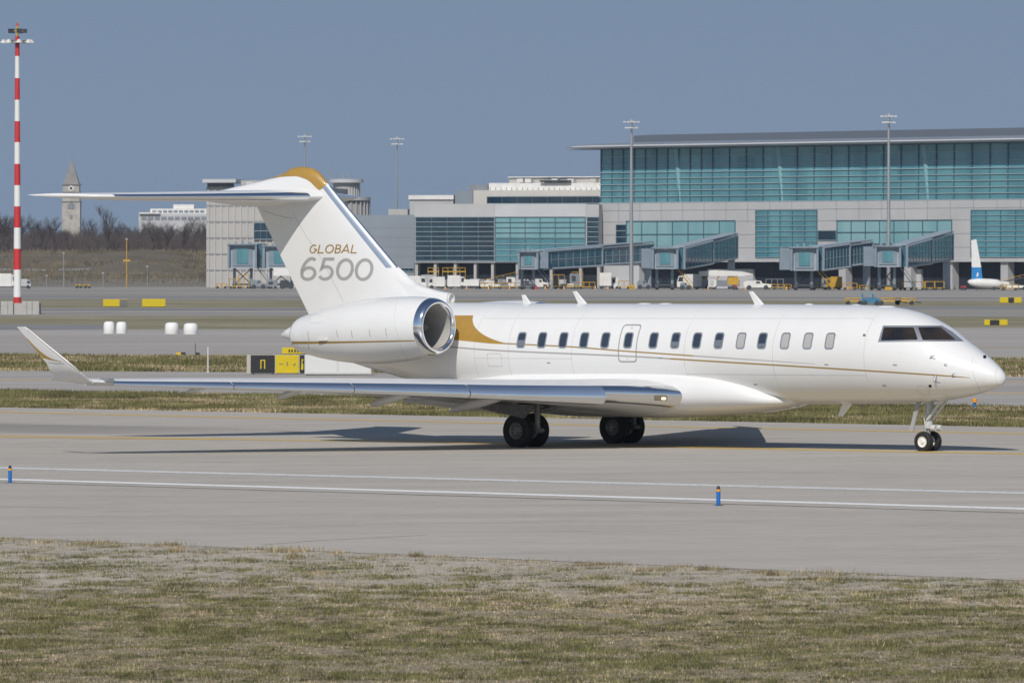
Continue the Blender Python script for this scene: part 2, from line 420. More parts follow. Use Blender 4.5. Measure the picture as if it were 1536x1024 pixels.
# ---- wings
def airfoil(n=26, t=0.11):
    """closed loop: trailing edge, over the top, round the nose, back underneath; (x/c, z/c)"""
    up = []; lo = []
    for k in range(n):
        x = 0.5 * (1 - math.cos(math.pi * k / (n - 1)))
        yt = 5 * t * (0.2969 * math.sqrt(x) - 0.126 * x - 0.3516 * x*x + 0.2843 * x**3 - 0.1030 * x**4)
        cam = 0.06 * x * (1 - x) * (0.3 + x)
        up.append((x, cam + yt)); lo.append((x, cam - yt))
    return up[::-1] + lo[1:]
def wing_sec(y, xle, z, c, t, tw, s=1):
    out = []
    for u, w in airfoil(26, t):
        a = R(tw); X = -u * c; Z = w * c
        out.append((xle + X * math.cos(a) - Z * math.sin(a) * 0, y, z + Z + X * math.sin(a) * 1.0))
    return out
# y, leading edge x, leading edge z, chord, thickness, twist
WS = [(-1.0, 5.50, 1.40, 7.9, 0.125, 1.6), (-1.7, 4.97, 1.46, 7.1, 0.120, 1.4), (-3.2, 3.72, 1.54, 5.95, 0.112, 1.0), (-5.0, 2.22, 1.63, 4.85, 0.108, 0.3),
      (-8.0, -0.28, 1.76, 3.55, 0.105, -0.8), (-11.0, -2.78, 1.87, 2.45, 0.10, -1.2), (-13.3, -4.70, 1.95, 1.60, 0.10, -1.0), (-13.75, -5.08, 1.975, 1.45, 0.10, -1.0)]
wy = [w_[0] for w_ in WS]
w_f = [mono(wy, [w_[k] for w_ in WS]) for k in range(1, 6)]
def wparam(y): return [f(y) for f in w_f]
def make_wing(sd):
    """sd = 1: starboard (near), -1: port"""
    mir = (lambda pts: [(p[0], p[1] * sd, p[2]) for p in pts])
    rings = [mir(wing_sec(y, *wparam(y))) for y in np.linspace(-1.0, -13.75, 40)]
    wing = MB().loft(rings).build('wing', M['wing_white'], JET, smooth=45)
    # polished leading edge slats, run out a little
    def slat_ring(y, fwd=0.052, dz=0.011, tw=22, uc=0.066, lc=0.05, grow=1.0):
        xle, z, c, t, twi = wparam(y)
        ext = min(c + 0.45, 5.2)
        af = airfoil(60, 1.36 * t * c / ext)
        o_ = [p for k, p in enumerate(af) if (k <= 59 and p[0] <= uc) or (k > 59 and p[0] <= lc)]
        a = R(tw + twi); out = []; inn = []
        px_, pz_ = -0.13 * ext, 0.05 * ext
        for off, lst in ((0.0, out), (0.012, inn)):
            for u, w in o_:
                X = -u * ext * 1.0; Z = w * ext
                if off: X -= 0.03 * (1 - u / uc) + 0.004; Z *= 0.9
                dx, dzz = X - px_, Z - pz_
                X2 = px_ + dx * math.cos(a) - dzz * math.sin(a) * -1; Z2 = pz_ - dx * math.sin(a) * 1 + dzz * math.cos(a)
                X2 = px_ + dx * math.cos(a) + dzz * math.sin(a); Z2 = pz_ - dx * math.sin(a) + dzz * math.cos(a)
                lst.append((xle + X2 + fwd * ext, y * sd, z + Z2 + dz * ext))
        return out + inn[::-1]
    segs = [(-3.2, -6.02), (-6.04, -8.42), (-8.44, -10.9), (-10.92, -13.35)]
    for a, b in segs:
        rr = [slat_ring(y) for y in np.linspace(a, b, 9)]
        if a == -3.2:   # rounded inner end
            pass
        MB().loft(rr).build('slat', M['chrome'], wing, smooth=40)
    # fixed polished inner leading edge
    def le_ring(y, uc=0.055, off=0.006):
        xle, z, c, t, twi = wparam(y)
        af = airfoil(80, t); o_ = [p for k, p in enumerate(af) if (k <= 79 and p[0] <= uc) or (k > 79 and p[0] <= uc * 1.5)]
        out = []; inn = []
        for g, lst in ((off, out), (-0.01, inn)):
            for u, w in o_:
                X = -u * c + g; Z = w * c * (1 + g * 2.0); lst.append((xle + X, y * sd, z + Z + X * math.sin(R(twi))))
        return out + inn[::-1]
    MB().loft([le_ring(y) for y in np.linspace(-1.45, -3.22, 10)]).build('leading_edge', M['chrome'], wing, smooth=40)
    # flaps, run out a little
    def flap(y0, y1, d=18, name='flap'):
        rr = []
        for y in np.linspace(y0, y1, 6):
            xle, z, c, t, twi = wparam(y)
            fc = 0.20 * c + 0.15; x0 = xle - 0.80 * c; z0 = z - 0.80 * c * math.sin(R(twi)) - 0.02 * c
            ring = []
            for u, w in airfoil(12, 0.13):
                X = -u * fc; Z = w * fc; a = R(d)
                ring.append((x0 + X * math.cos(a) + Z * math.sin(a) - 0.02, y * sd, z0 + X * math.sin(a) + Z * math.cos(a) - 0.04))
            rr.append(ring)
        MB().loft(rr).build(name, M['wing_white'], wing, smooth=45)
    flap(-1.75, -4.3, 7); flap(-4.4, -9.6, 2); flap(-9.7, -12.9, 2, 'aileron')
    # flap track fairings: canoe shapes ending in a point behind the wing
    for y, x1, z1, ln, hh in ((-4.2, -0.95, 0.98, 2.7, 0.20), (-6.5, -1.75, 1.18, 2.0, 0.19), (-9.0, -2.85, 1.43, 1.25, 0.17), (-11.0, -4.3, 1.63, 1.05, 0.13)):
        xle, z, c, t, twi = wparam(y)
        rr = []
        for k, s_ in enumerate(np.linspace(0, 1, 14)):
            x = x1 + ln * (1 - s_); 
            zt = z - 0.02 * c - (xle - x) * math.sin(R(twi)) if False else (z + 0.02 - 0.03 * s_)
            zb = z1 + (z - 0.02 - z1) * (1 - s_) ** 1.6
            top = z1 + 0.03 + (z - z1) * (1 - s_) ** 0.55 if s_ < 1 else z1 + 0.02
            top = max(top, zb + 0.02); wd = 0.15 * (math.sin(math.pi * min(1, 0.12 + s_ * 0.88)) ** 0.7) * (1 if s_ < 0.5 else 1) + 0.008
            zc = (top + zb) / 2
            rr.append([(x, (y + wd * math.cos(2*math.pi*q/12)) * sd, zc + (top - zb) / 2 * math.sin(2*math.pi*q/12)) for q in range(12)])
        MB().loft(rr).build('flap_fairing', M['wing_white'], wing, smooth=40)
    # winglet
    rr = []
    for y, x, z, c in ((-13.70, -5.06, 1.985, 1.48), (-13.82, -5.13, 2.0, 1.46)):
        rr.append([(x - u * c, y * sd, z + w * c) for u, w in airfoil(16, 0.09)])
    for k, (v, y, ul, ut) in enumerate(((564, -13.95, 128, 82), (559, -14.06, 122.5, 76.5), (552, -14.15, 114.5, 73.5), (545, -14.22, 106, 70), (537, -14.28, 96.5, 63.5), (526, -14.35, 83, 54.6), (514, -14.42, 68, 44.4), (502, -14.48, 53.5, 35.5), (494, -14.52, 44, 29), (490, -14.54, 38.5, 25))):
        p, q = inv_l(ul, v, y), inv_l(ut, v, y); c = p[0] - q[0]; th = (0.35, 0.6, 0.8, 1, 1, 1, 1, 1, 1, 0.9)[k]; fl = 1 - th
        rr.append([(p[0] - u * c, (y + w * c * th) * sd, p[1] + w * c * fl * 0.9) for u, w in airfoil(16, 0.085)])
    wl = MB().loft(rr).build('winglet', M['white'], wing, smooth=50)
    MB().box((-4.90, -13.42 * sd, 2.02), (0.34, 0.20, 0.09)).build('navigation_light', M['alu'], wing)
    if sd == 1:
        B = bvh_of(wl)
        gi = smooth_line([(36.5, 502.5), (44, 510.5), (54.6, 521.4), (66, 531), (79, 538.5), (93, 542.2)], 4)
        decal('gold_swoosh', B, [[(36, 503), (45, 514.2), (55, 526), (64, 536.5), (76, 539.8), (92, 542.8)] + gi[::-1]], M['gold'], wing, 0.003, 'view', (2, 2))
        decal('winglet_leading_edge', B, [ribbon([(40.5, 494), (66.5, 516), (98.5, 541.8), (126.5, 562.5)], [0.6, 1.0, 1.3, 1.3])], M['chrome'], wing, 0.004, 'view', (3, 3))
        decal('grey_stripe', B, [ribbon([(72, 543.2), (84, 545), (97, 545)], 0.8)], M['grey_line'], wing, 0.003, 'view', (3, 3))
    return wing
WING = make_wing(1)
make_wing(-1)
# landing light in the near wing root
h0 = (4.62, -1.86, 1.43)
LEV = bvh_of([c for c in WING.children if c.name.startswith('leading_edge')][0])
decal('landing_light', LEV, [rrect(981, 1001, 592.5, 600.5, 2)], mat('lamp_lens', (0.42, 0.37, 0.30), 0.1, 0.8, spec=0.8), WING, 0.004, 'view', (4, 3))
decal('lamp_bulb', LEV, [rrect(992, 999, 595.6, 599, 1.6)], mat('lit_landing_lamp', (0.9, 0.8, 0.6), 0.3, emit=((1.0, 0.78, 0.38), 2.2)), WING, 0.007, 'view', (4, 3))

# ---- engines
def make_engine(sd):
    y0 = -2.30 * sd
    prof = [(-3.03, 0.765), (-3.13, 0.790), (-3.35, 0.828), (-4.0, 0.895), (-4.9, 0.925), (-5.7, 0.90), (-6.6, 0.805), (-7.2, 0.71), (-7.7, 0.60), (-8.0, 0.53), (-8.14, 0.485), (-8.2, 0.45)]
    dz_ = 0.0 if sd == 1 else -0.155
    zc = mono([-8.5, -7, -5, -3.2], [3.05 + dz_, 3.11 + dz_, 3.20 + dz_, 3.30 + dz_])
    pf = mono([p[0] for p in prof], [p[1] for p in prof])
    def ring(x, r, n=64): return [(x, y0 + r * math.cos(2*math.pi*k/n), zc(x) + r * math.sin(2*math.pi*k/n)) for k in range(n)]
    eng = MB().loft([ring(x, pf(x)) for x in list(np.linspace(-8.2, -8.0, 8)) + list(np.linspace(-7.9, -3.13, 52))], cap0=False, cap1=False).build('engine_nacelle', M['white'], JET, smooth=40)
    lip = [(-3.20, 0.806), (-3.13, 0.794), (-3.06, 0.777), (-3.0, 0.750), (-2.955, 0.714), (-2.945, 0.678), (-2.965, 0.645), (-3.01, 0.618), (-3.06, 0.602)]
    MB().loft([ring(x, r) for x, r in lip], cap0=False, cap1=False).build('intake_lip', M['chrome2'], eng, smooth=60)
    MB().loft([ring(x, r) for x, r in ((-3.055, 0.604), (-3.2, 0.592), (-3.6, 0.594), (-4.0, 0.61), (-4.95, 0.635))], cap0=False, cap1=False).build('intake_duct', M['duct'], eng, smooth=60)
    fan = MB(); zc0 = zc(-4.75)
    for k in range(24):
        a = 2 * math.pi * k / 24
        pts = []
        for r, tw, ch in ((0.16, 0.3, 0.16), (0.4, 0.75, 0.2), (0.625, 1.05, 0.24)):
            for s_ in (-1, 1):
                da = s_ * ch / 2 * math.sin(tw) / r
                pts.append((-4.75 + s_ * ch / 2 * math.cos(tw), y0 + r * math.cos(a + da), zc0 + r * math.sin(a + da)))
        fan.add(pts, [(0, 1, 3, 2), (2, 3, 5, 4)])
    fan.lathe([(-4.88, 0.63), (-4.90, 0.02)], 32, 'x', (0, y0, zc0))
    fan.lathe([(-4.75, 0.17), (-4.60, 0.13), (-4.48, 0.07), (-4.42, 0.01)], 24, 'x', (0, y0, zc0))
    fan.build('fan', M['fan'], eng, smooth=50)
    zr = zc(-8.2)
    MB().loft([ring(-8.19, 0.451), ring(-8.22, 0.44), ring(-8.22, 0.42), ring(-8.0, 0.43), ring(-7.5, 0.43)], cap0=False, cap1=False).build('exhaust_nozzle', M['alu'], eng, smooth=40)
    MB().lathe([(-7.52, 0.43), (-7.53, 0.2), (-7.9, 0.08), (-8.05, 0.01)], 24, 'x', (0, y0, zr)).build('exhaust_cone', M['gear_dark'], eng, smooth=40)
    # pylon
    rr = []
    for y, z in ((-0.85, 3.20), (-1.75, 3.28)):
        rr.append([(-3.9 - u * 4.0, y * sd, z + w * 4.0) for u, w in airfoil(16, 0.085)])
    MB().loft(rr).build('pylon', M['white'], eng, smooth=45)
    if sd == 1:
        B = bvh_of(eng)
        decal('gold_stripe', B, [ribbon(smooth_line([(437, 513.8), (480, 513.6), (540, 512.6), (622, 510.9)], 8), [4.2 - 2.6 * k / 24 for k in range(25)])], M['gold_line'], eng, 0.003, 'view', (6, 4))
        for u, v0, v1 in ((463, 497, 514), (463.5, 516, 523), (506, 495, 506), (528, 495, 507), (555, 494, 506), (579.5, 492, 505)):
            decal('access_panel', B, [ribbon([(u - 1, v0), (u - 0.6, (v0 + v1) / 2), (u + 1.2, v1)], 0.7)], M['seal'], eng, 0.003, 'view', (3, 4))
        decal('access_panel', B, [ribbon(rrect(465, 481, 472, 484, 2.5), 0.35)], M['panel_line'], eng, 0.003, 'view', (4, 4))
        h, n = [(h_, n_) for h_, n_ in [B.ray_cast(*ray_local(486, 508))[:2]]][0]
        MB().loft([[(h.x + a, h.y + n.y * o_ , h.z + b) for a, b, o_ in ((0.22, 0.0, 0.0), (0.1, 0.035, 0.06), (-0.2, 0.03, 0.05), (-0.24, -0.01, 0.0))], [(h.x + a, h.y + n.y * o_, h.z + b - 0.05) for a, b, o_ in ((0.2, 0.0, -0.03), (0.1, 0.0, 0.05), (-0.2, 0.0, 0.04), (-0.22, 0.0, -0.03))]]).build('vent_scoop', M['white'], eng)
        decal('panel_joint', B, [ribbon(smooth_line([(596, 447), (592, 480), (600, 515), (612, 541)], 8), 0.35)], M['panel_line'], eng, 0.003, 'view', (6, 6))
    return eng
ENG = make_engine(1); make_engine(-1)

# ---- fin
FZ = [  # z, leading edge x, trailing edge x, thickness
 (3.2, -4.9, -9.72, 0.62), (3.69, -5.2, -10.05, 0.55), (4.0, -5.42, -10.25, 0.50), (4.3, -5.72, -10.45, 0.47), (4.88, -6.45, -10.82, 0.43), (5.5, -7.15, -11.22, 0.40), (6.2, -7.93, -11.67, 0.37), (6.9, -8.70, -12.12, 0.34), (7.2, -9.03, -12.31, 0.30), (7.45, -9.32, -12.45, 0.25)]
fz = [s[0] for s in FZ]
z_le, z_te, z_th = (mono(fz, [s[k] for s in FZ]) for k in (1, 2, 3))
def fin_ring(z, n=26):
    le, te, th = z_le(z), z_te(z), z_th(z); c = le - te
    up = []; lo = []
    for k in range(n):
        x = 0.5 * (1 - math.cos(math.pi * k / (n - 1)))
        yt = 5 * (th / c) * (0.2969 * math.sqrt(x) - 0.126 * x - 0.3516 * x*x + 0.2843 * x**3 - 0.1030 * x**4)
        up.append((le - x * c, yt * c, z)); lo.append((le - x * c, -yt * c, z))
    return up[::-1] + lo[1:]
FIN = MB().loft([fin_ring(z) for z in np.linspace(3.2, 7.45, 40)]).build('tail_fin', M['white'], JET, smooth=45)
# dorsal fillet with its ram air scoop
rr = []
for x, zt, hw in ((-7.6, 5.3, 0.14), (-6.9, 5.18, 0.15), (-6.45, 4.92, 0.16), (-6.1, 4.68, 0.17), (-5.75, 4.50, 0.18), (-5.4, 4.38, 0.19), (-5.0, 4.29, 0.20), (-4.62, 4.235, 0.19), (-4.56, 4.225, 0.17)):
    zb = 3.84; wb = 0.34 if x < -5 else 0.25
    rr.append([(x, -wb * 0.8, zb), (x, -hw * 1.02, zb + (zt - zb) * 0.35), (x, -hw, zb + (zt - zb) * 0.72), (x, -hw * 0.75, zb + (zt - zb) * 0.92), (x, 0, zt), (x, hw * 0.75, zb + (zt - zb) * 0.92), (x, hw, zb + (zt - zb) * 0.72), (x, hw * 1.02, zb + (zt - zb) * 0.35), (x, wb * 0.8, zb)])
DOR = MB().loft(rr).build('dorsal_fairing', M['white'], JET, smooth=50)
lipo = [(-4.555, 0.15 * math.cos(t), 4.065 + 0.145 * math.sin(t)) for t in np.linspace(0, 2*math.pi, 25)[:-1]]
lip2 = [(-4.50, 0.125 * math.cos(t), 4.065 + 0.125 * math.sin(t)) for t in np.linspace(0, 2*math.pi, 25)[:-1]]
lip3 = [(-4.52, 0.09 * math.cos(t), 4.065 + 0.095 * math.sin(t)) for t in np.linspace(0, 2*math.pi, 25)[:-1]]
lip4 = [(-4.56, 0.085 * math.cos(t), 4.065 + 0.09 * math.sin(t)) for t in np.linspace(0, 2*math.pi, 25)[:-1]]
MB().loft([lipo, lip2, lip3, lip4], cap0=False, cap1=False).build('air_scoop', M['offwhite'], DOR, smooth=50)
MB().loft([[(-4.562, p[1] * 1.02, p[2]) for p in lip4], [(-4.563, p[1] * 0.1, 4.065 + (p[2] - 4.065) * 0.1) for p in lip4]]).build('scoop_opening', M['dark'], DOR)
# bullet fairing on top, the fin tip fairing
rr = []
for x, zt, zb, hw in ((-9.20, 7.34, 7.22, 0.03), (-9.32, 7.47, 7.05, 0.10), (-9.6, 7.71, 6.95, 0.17), (-9.86, 7.82, 6.88, 0.21), (-10.31, 7.865, 6.8, 0.25), (-10.62, 7.82, 6.76, 0.265), (-10.81, 7.73, 6.75, 0.27), (-11.2, 7.61, 6.74, 0.275), (-11.81, 7.49, 6.74, 0.27), (-12.7, 7.35, 6.78, 0.24), (-13.6, 7.2, 6.86, 0.17), (-14.2, 7.10, 6.94, 0.08), (-14.4, 7.04, 7.0, 0.02)):
    zc_ = (zt + zb) / 2
    rr.append([(x, hw * math.cos(2*math.pi*k/24), zc_ + (zt - zb) / 2 * sgn_pow(math.sin(2*math.pi*k/24), 0.9)) for k in range(24)])
BUL = MB().loft(rr).build('bullet_fairing', M['white'], JET, smooth=50)
bz_t = mono([r_[0][0] for r_ in rr], [max(p[2] for p in r_) for r_ in rr]); bz_b = mono([r_[0][0] for r_ in rr], [min(p[2] for p in r_) for r_ in rr]); bz_w = mono([r_[0][0] for r_ in rr], [max(p[1] for p in r_) for r_ in rr])
z_edge = mono([-12.7, -11.81, -11.2, -10.73, -10.3, -10.0, -9.75, -9.6, -9.4, -9.28], [7.33, 7.475, 7.545, 7.575, 7.575, 7.52, 7.42, 7.31, 7.17, 7.10])
cr_ = []
for x in np.linspace(-12.6, -9.24, 60):
    zt, zb, hw = bz_t(x) + 0.004, bz_b(x), bz_w(x) + 0.004; zc_ = (zt + zb) / 2; hh = (zt - zb) / 2
    s0 = math.asin(max(-0.95, min(0.995, (z_edge(x) - zc_) / hh)))
    cr_.append([(x, hw * math.cos(t), zc_ + hh * sgn_pow(math.sin(t), 0.9)) for t in np.linspace(s0, math.pi - s0, 25)])
cp = MB(); cp.v = [p for r_ in cr_ for p in r_]
for i_ in range(len(cr_) - 1):
    for k in range(24): cp.f.append((i_*25+k, i_*25+k+1, (i_+1)*25+k+1, (i_+1)*25+k)); cp.mi.append(0)
cp.build('gold_cap', M['gold'], BUL, smooth=60)
# polished fin leading edge
def fle_ring(z, uc=0.085):
    c = z_le(z) - z_te(z); rg = fin_ring(z, 90); sel = [p for p in rg if (z_le(z) - p[0]) / c <= uc]
    out = [(p[0] + 0.006, p[1] * 1.0 + (0.006 if p[1] > 0 else -0.006), p[2]) for p in sel]
    inn = [(p[0] - 0.015, p[1] * 0.8, p[2]) for p in sel]
    return out + inn[::-1]
MB().loft([fle_ring(z) for z in np.linspace(4.95, 7.30, 16)]).build('leading_edge', M['satin'], FIN, smooth=45)
FV = bvh_of(FIN)
decal('rudder_joint', FV, [ribbon(smooth_line([(440, 320), (455, 347), (483, 390), (515, 452)], 8), 0.7)], M['panel_line'], FIN, 0.003, 'view', (6, 6))
decal('panel_joint', FV, [ribbon(smooth_line([(395, 316), (420, 324), (440, 328)], 8), 0.6)], M['seal'], FIN, 0.003, 'view', (6, 6))
# lettering: GLOBAL over 6500
def arc(cx, cy, rx, ry, a0, a1, n=14): return [(cx + rx * math.cos(R(a0 + (a1 - a0) * k / n)), cy + ry * math.sin(R(a0 + (a1 - a0) * k / n))) for k in range(n + 1)]
GL = {  # unit box, y up
 'G': [arc(0.5, 0.5, 0.45, 0.47, 50, 360)[:] + [(0.95, 0.46), (0.55, 0.46)]],
 'L': [[(0.12, 1.0), (0.12, 0.03), (0.75, 0.03)]],
 'O': [arc(0.5, 0.5, 0.46, 0.47, 0, 360, 24)],
 'B': [[(0.12, 0.0), (0.12, 0.97), (0.5, 0.97)] + arc(0.5, 0.745, 0.28, 0.225, 90, -90, 8) + [(0.12, 0.52)], [(0.5, 0.52)] + arc(0.5, 0.275, 0.33, 0.245, 90, -90, 8) + [(0.12, 0.03)]],
 'A': [[(0.0, 0.0), (0.5, 1.0), (1.0, 0.0)], [(0.2, 0.30), (0.8, 0.30)]],
 '6': [smooth_line([(0.80, 0.90), (0.62, 0.98), (0.40, 0.94), (0.18, 0.74), (0.06, 0.46), (0.07, 0.30)], 4) + arc(0.47, 0.29, 0.40, 0.27, 180, 540, 24)],
 '5': [[(0.88, 0.96), (0.28, 0.96), (0.20, 0.54)] + arc(0.46, 0.32, 0.40, 0.29, 128, -150, 20)],
 '0': [arc(0.5, 0.5, 0.42, 0.46, 0, 360, 30)]}
def stroke_polys(pts, w):
    out = []
    for a, b in zip(pts[:-1], pts[1:]):
        l = math.hypot(b[0]-a[0], b[1]-a[1])
        if l < 1e-6: continue
        ex, ey = (b[0]-a[0]) / l * w * 0.12, (b[1]-a[1]) / l * w * 0.12
        out.append(ribbon([(a[0]-ex, a[1]-ey), (b[0]+ex, b[1]+ey)], w))
    return out
def stroke_strip(pts, w):
    closed = math.hypot(pts[0][0]-pts[-1][0], pts[0][1]-pts[-1][1]) < 1e-6
    P = [pts[0]]
    for p in pts[1:]:
        if math.hypot(p[0]-P[-1][0], p[1]-P[-1][1]) > 1e-4: P.append(p)
    n = len(P); L = []; Q = []
    for i in range(n):
        if closed and i in (0, n-1): a, b = P[-2], P[1]
        else: a, b = P[max(i-1, 0)], P[min(i+1, n-1)]
        def nrm(a, b):
            l = math.hypot(b[0]-a[0], b[1]-a[1]) or 1; return (-(b[1]-a[1])/l, (b[0]-a[0])/l)
        n1 = nrm(a, P[i]) if P[i] != a else nrm(P[i], b); n2 = nrm(P[i], b) if P[i] != b else n1
        mx, my = n1[0]+n2[0], n1[1]+n2[1]; l2 = mx*mx+my*my
        if l2 < 0.3: mx, my, l2 = n2[0]*1.4, n2[1]*1.4, 2
        k = w / l2 
        L.append((P[i][0] + mx*k, P[i][1] + my*k)); Q.append((P[i][0] - mx*k, P[i][1] - my*k))
    return [[L[i], L[i+1], Q[i+1], Q[i]] for i in range(n-1)]
def word(chars, w, shear, name, m):
    for ch, x0, x1, ytop, ybot in chars:
        polys = []
        for st in GL[ch]:
            pts = [(x0 + p[0] * (x1 - x0) + shear * (p[1] - 0.5) * (ybot - ytop), ybot - w/2*0 - p[1] * (ybot - ytop)) for p in st]
            polys += stroke_strip(pts, w)
        decal(name, FV, polys, m, FIN, 0.004, 'view', (6, 6))['label'] = ('letter ' if ch.isalpha() else 'digit ') + ch + ' painted on the fin'
word([('G', 465, 475.4, 367.2, 379.6), ('L', 476.9, 490.0, 367.2, 379.6), ('O', 488.4, 500.6, 367.2, 379.6), ('B', 502.6, 512.6, 367.2, 379.6), ('A', 513.6, 524.6, 367.2, 379.6), ('L', 526.4, 539.5, 367.2, 379.6)], 1.9, 0.22, 'letter', M['gold_line'])
word([('6', 452, 476.5, 387.2, 419.6), ('5', 478, 502.5, 387.2, 419.6), ('0', 504.4, 530.6, 388.4, 419.6), ('0', 532.4, 560.0, 388.4, 420.4)], 4.7, 0.13, 'digit', M['text_grey'])

# ---- tailplane
TS = [(-0.12, -9.25, 7.01, 3.75, 0.108), (-0.5, -9.55, 7.01, 3.6, 0.104), (-2.5, -10.95, 7.01, 2.95, 0.10), (-4.4, -12.28, 7.015, 2.35, 0.10), (-5.2, -12.85, 7.03, 2.12, 0.09), (-5.55, -13.20, 7.04, 1.95, 0.085), (-5.75, -13.7, 7.06, 1.62, 0.08), (-5.85, -14.3, 7.075, 1.15, 0.08), (-5.88, -14.9, 7.09, 0.6, 0.08)]
ty = [t_[0] for t_ in TS]; t_f = [mono(ty, [t_[k] for t_ in TS]) for k in range(1, 5)]
def stab(sd):
    def ring(y, n=24):
        le, z, c, t = (f(y) for f in t_f)
        return [(le - u * c, y * sd, z + w * c + u * c * 0.022) for u, w in [(p[0], p[1] - 0.06 * p[0] * (1 - p[0]) * (0.3 + p[0])) for p in airfoil(n, t)]]
    ysn = list(np.linspace(-0.12, -5.2, 26)) + list(np.linspace(-5.3, -5.88, 12))
    st = MB().loft([ring(y) for y in ysn]).build('tailplane', M['white'], JET, smooth=45)
    def lering(y, uc=0.06):
        le, z, c, t = (f(y) for f in t_f); af = [p for p in airfoil(80, t) if p[0] <= uc]
        af = [(p[0], p[1] - 0.06 * p[0] * (1 - p[0]) * (0.3 + p[0])) for p in af]
        return [(le - u * c + 0.006, y * sd, z + w * c * 1.03) for u, w in af] + [(le - u * c - 0.02, y * sd, z + w * c * 0.85) for u, w in af[::-1]]
    MB().loft([lering(y) for y in np.linspace(-0.45, -5.1, 20)]).build('leading_edge', M['chrome'], st, smooth=45)
    return st
stab(1); stab(-1)

# ---- landing gear
def wheel(x, y, r, wd, hub_r, out, m_hub, holes=10, flat=0.02, dish=0.03):
    z = r - flat
    tyre_prof = [(-wd*0.36, hub_r), (-wd*0.46, hub_r*1.08), (-wd*0.5, (hub_r+r)/2), (-wd*0.47, r*0.90), (-wd*0.38, r*0.965), (-wd*0.25, r*0.992), (-wd*0.14, r), (-wd*0.135, r*0.985), (-wd*0.115, r*0.985), (-wd*0.11, r), (wd*0.11, r), (wd*0.115, r*0.985), (wd*0.135, r*0.985), (wd*0.14, r), (wd*0.25, r*0.992), (wd*0.38, r*0.965), (wd*0.47, r*0.90), (wd*0.5, (hub_r+r)/2), (wd*0.46, hub_r*1.08), (wd*0.36, hub_r)]
    h = MB(); s = out
    h.lathe([(s*wd*0.37, hub_r*1.03), (s*wd*0.40, hub_r*0.98), (s*wd*0.33, hub_r*0.88), (s*wd*0.25, hub_r*0.80), (s*wd*0.27, hub_r*0.45), (s*wd*0.36, hub_r*0.36), (s*wd*0.42, hub_r*0.30), (s*wd*0.42, 0.002)], 40, 'y')
    h.lathe([(-s*wd*0.37, hub_r*1.03), (-s*wd*0.30, hub_r*0.9), (-s*wd*0.30, 0.01)], 24, 'y')
    for k in range(holes):
        a = 2*math.pi*(k+0.5)/holes; cx, cz = hub_r*0.64*math.cos(a), hub_r*0.64*math.sin(a)
        rr_ = hub_r*0.115
        h.lathe([(s*wd*0.275, rr_), (s*wd*0.278, 0.001)], 12, 'y', (cx, 0, cz), mi=1)
    for k in range(holes):
        a = 2*math.pi*k/holes; h.lathe([(s*wd*0.29, 0.014), (s*wd*0.31, 0.012), (s*wd*0.31, 0.001)], 8, 'y', (hub_r*0.34*math.cos(a), 0, hub_r*0.34*math.sin(a)), mi=0)
    w = h.build('wheel', [m_hub, M['dark']], JET, smooth=35, fix=True); w.location = (x, y, z)
    t = MB().lathe(tyre_prof, 56, 'y', closed=False)
    t.v = [(p[0], p[1] * (1.05 if p[2] < -r*0.8 else 1), max(p[2], -z + 0.001)) for p in t.v]
    t.build('tyre', M['rubber'], w, smooth=40)
    return w
for sd in (1, -1):
    for o_ in (-1, 1):
        wheel(0.0, -2.05 * sd + o_ * 0.33, 0.475, 0.30, 0.235, o_, M['hub'], 10)
    yy = -2.05 * sd
    g = MB()
    g.tube([(0.42, yy, 1.35), (0.42, yy, 0.92)], 0.10, 14).tube([(0.42, yy, 1.0), (0.42, yy, 0.52)], 0.075, 14)
    g.tube([(0.46, yy, 0.50), (0.0, yy, 0.455)], [0.10, 0.09], 12).tube([(0.0, yy - 0.36, 0.455), (0.0, yy + 0.36, 0.455)], 0.055, 12)
    g.tube([(0.36, yy - 0.07, 0.5), (0.48, yy - 0.07, 0.62), (0.5, yy - 0.07, 0.8)], 0.02, 8).tube([(0.50, yy - 0.12, 0.46), (0.50, yy + 0.12, 0.46)], 0.07, 12)
    g.tube([(0.42, yy, 0.95), (0.55, yy + 0.75 * sd, 1.25)], 0.05, 10).tube([(0.52, yy - 0.1, 0.55), (0.54, yy - 0.1, 0.75), (0.50, yy - 0.1, 1.2)], 0.014, 6)
    g.tube([(0.42, yy, 0.98), (1.55, yy + 0.1 * sd, 1.22)], 0.045, 10)
    g.build('main_gear_leg', M['gear_dark'] if sd == -1 else mat('gear_leg_grey', (0.34, 0.34, 0.34), 0.45, 0.4, var=0.35, vscale=10), JET, smooth=40)
    dq = [inv_l(*p_, -2.55) for p_ in ((702, 604), (803, 607), (786, 627.5), (736, 616.5))]
    MB().prism(dq, (-2.56) * sd, (-2.52) * sd, 'y').build('main_gear_door', M['gear_dark'], JET)
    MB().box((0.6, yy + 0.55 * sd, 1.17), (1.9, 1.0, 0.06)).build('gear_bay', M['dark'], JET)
for o_ in (-1, 1): wheel(12.27, 0.185 * o_, 0.272, 0.185, 0.145, o_, mat('nose_wheel_white', (0.75, 0.75, 0.74), 0.4), 0, 0.012)
g = MB()
g.tube([(12.30, 0, 1.40), (12.30, 0, 0.72)], 0.075, 14).tube([(12.30, 0, 0.74), (12.29, 0, 0.30)], 0.05, 14).tube([(12.27, -0.2, 0.262), (12.27, 0.2, 0.262)], 0.035, 10)
g.tube([(12.30, 0, 0.80), (12.30, 0, 0.60)], 0.105, 14).box((12.42, 0, 0.66), (0.22, 0.26, 0.10)).tube([(12.3, -0.05, 0.42), (12.14, -0.05, 0.50), (12.22, -0.05, 0.62)], 0.022, 8)
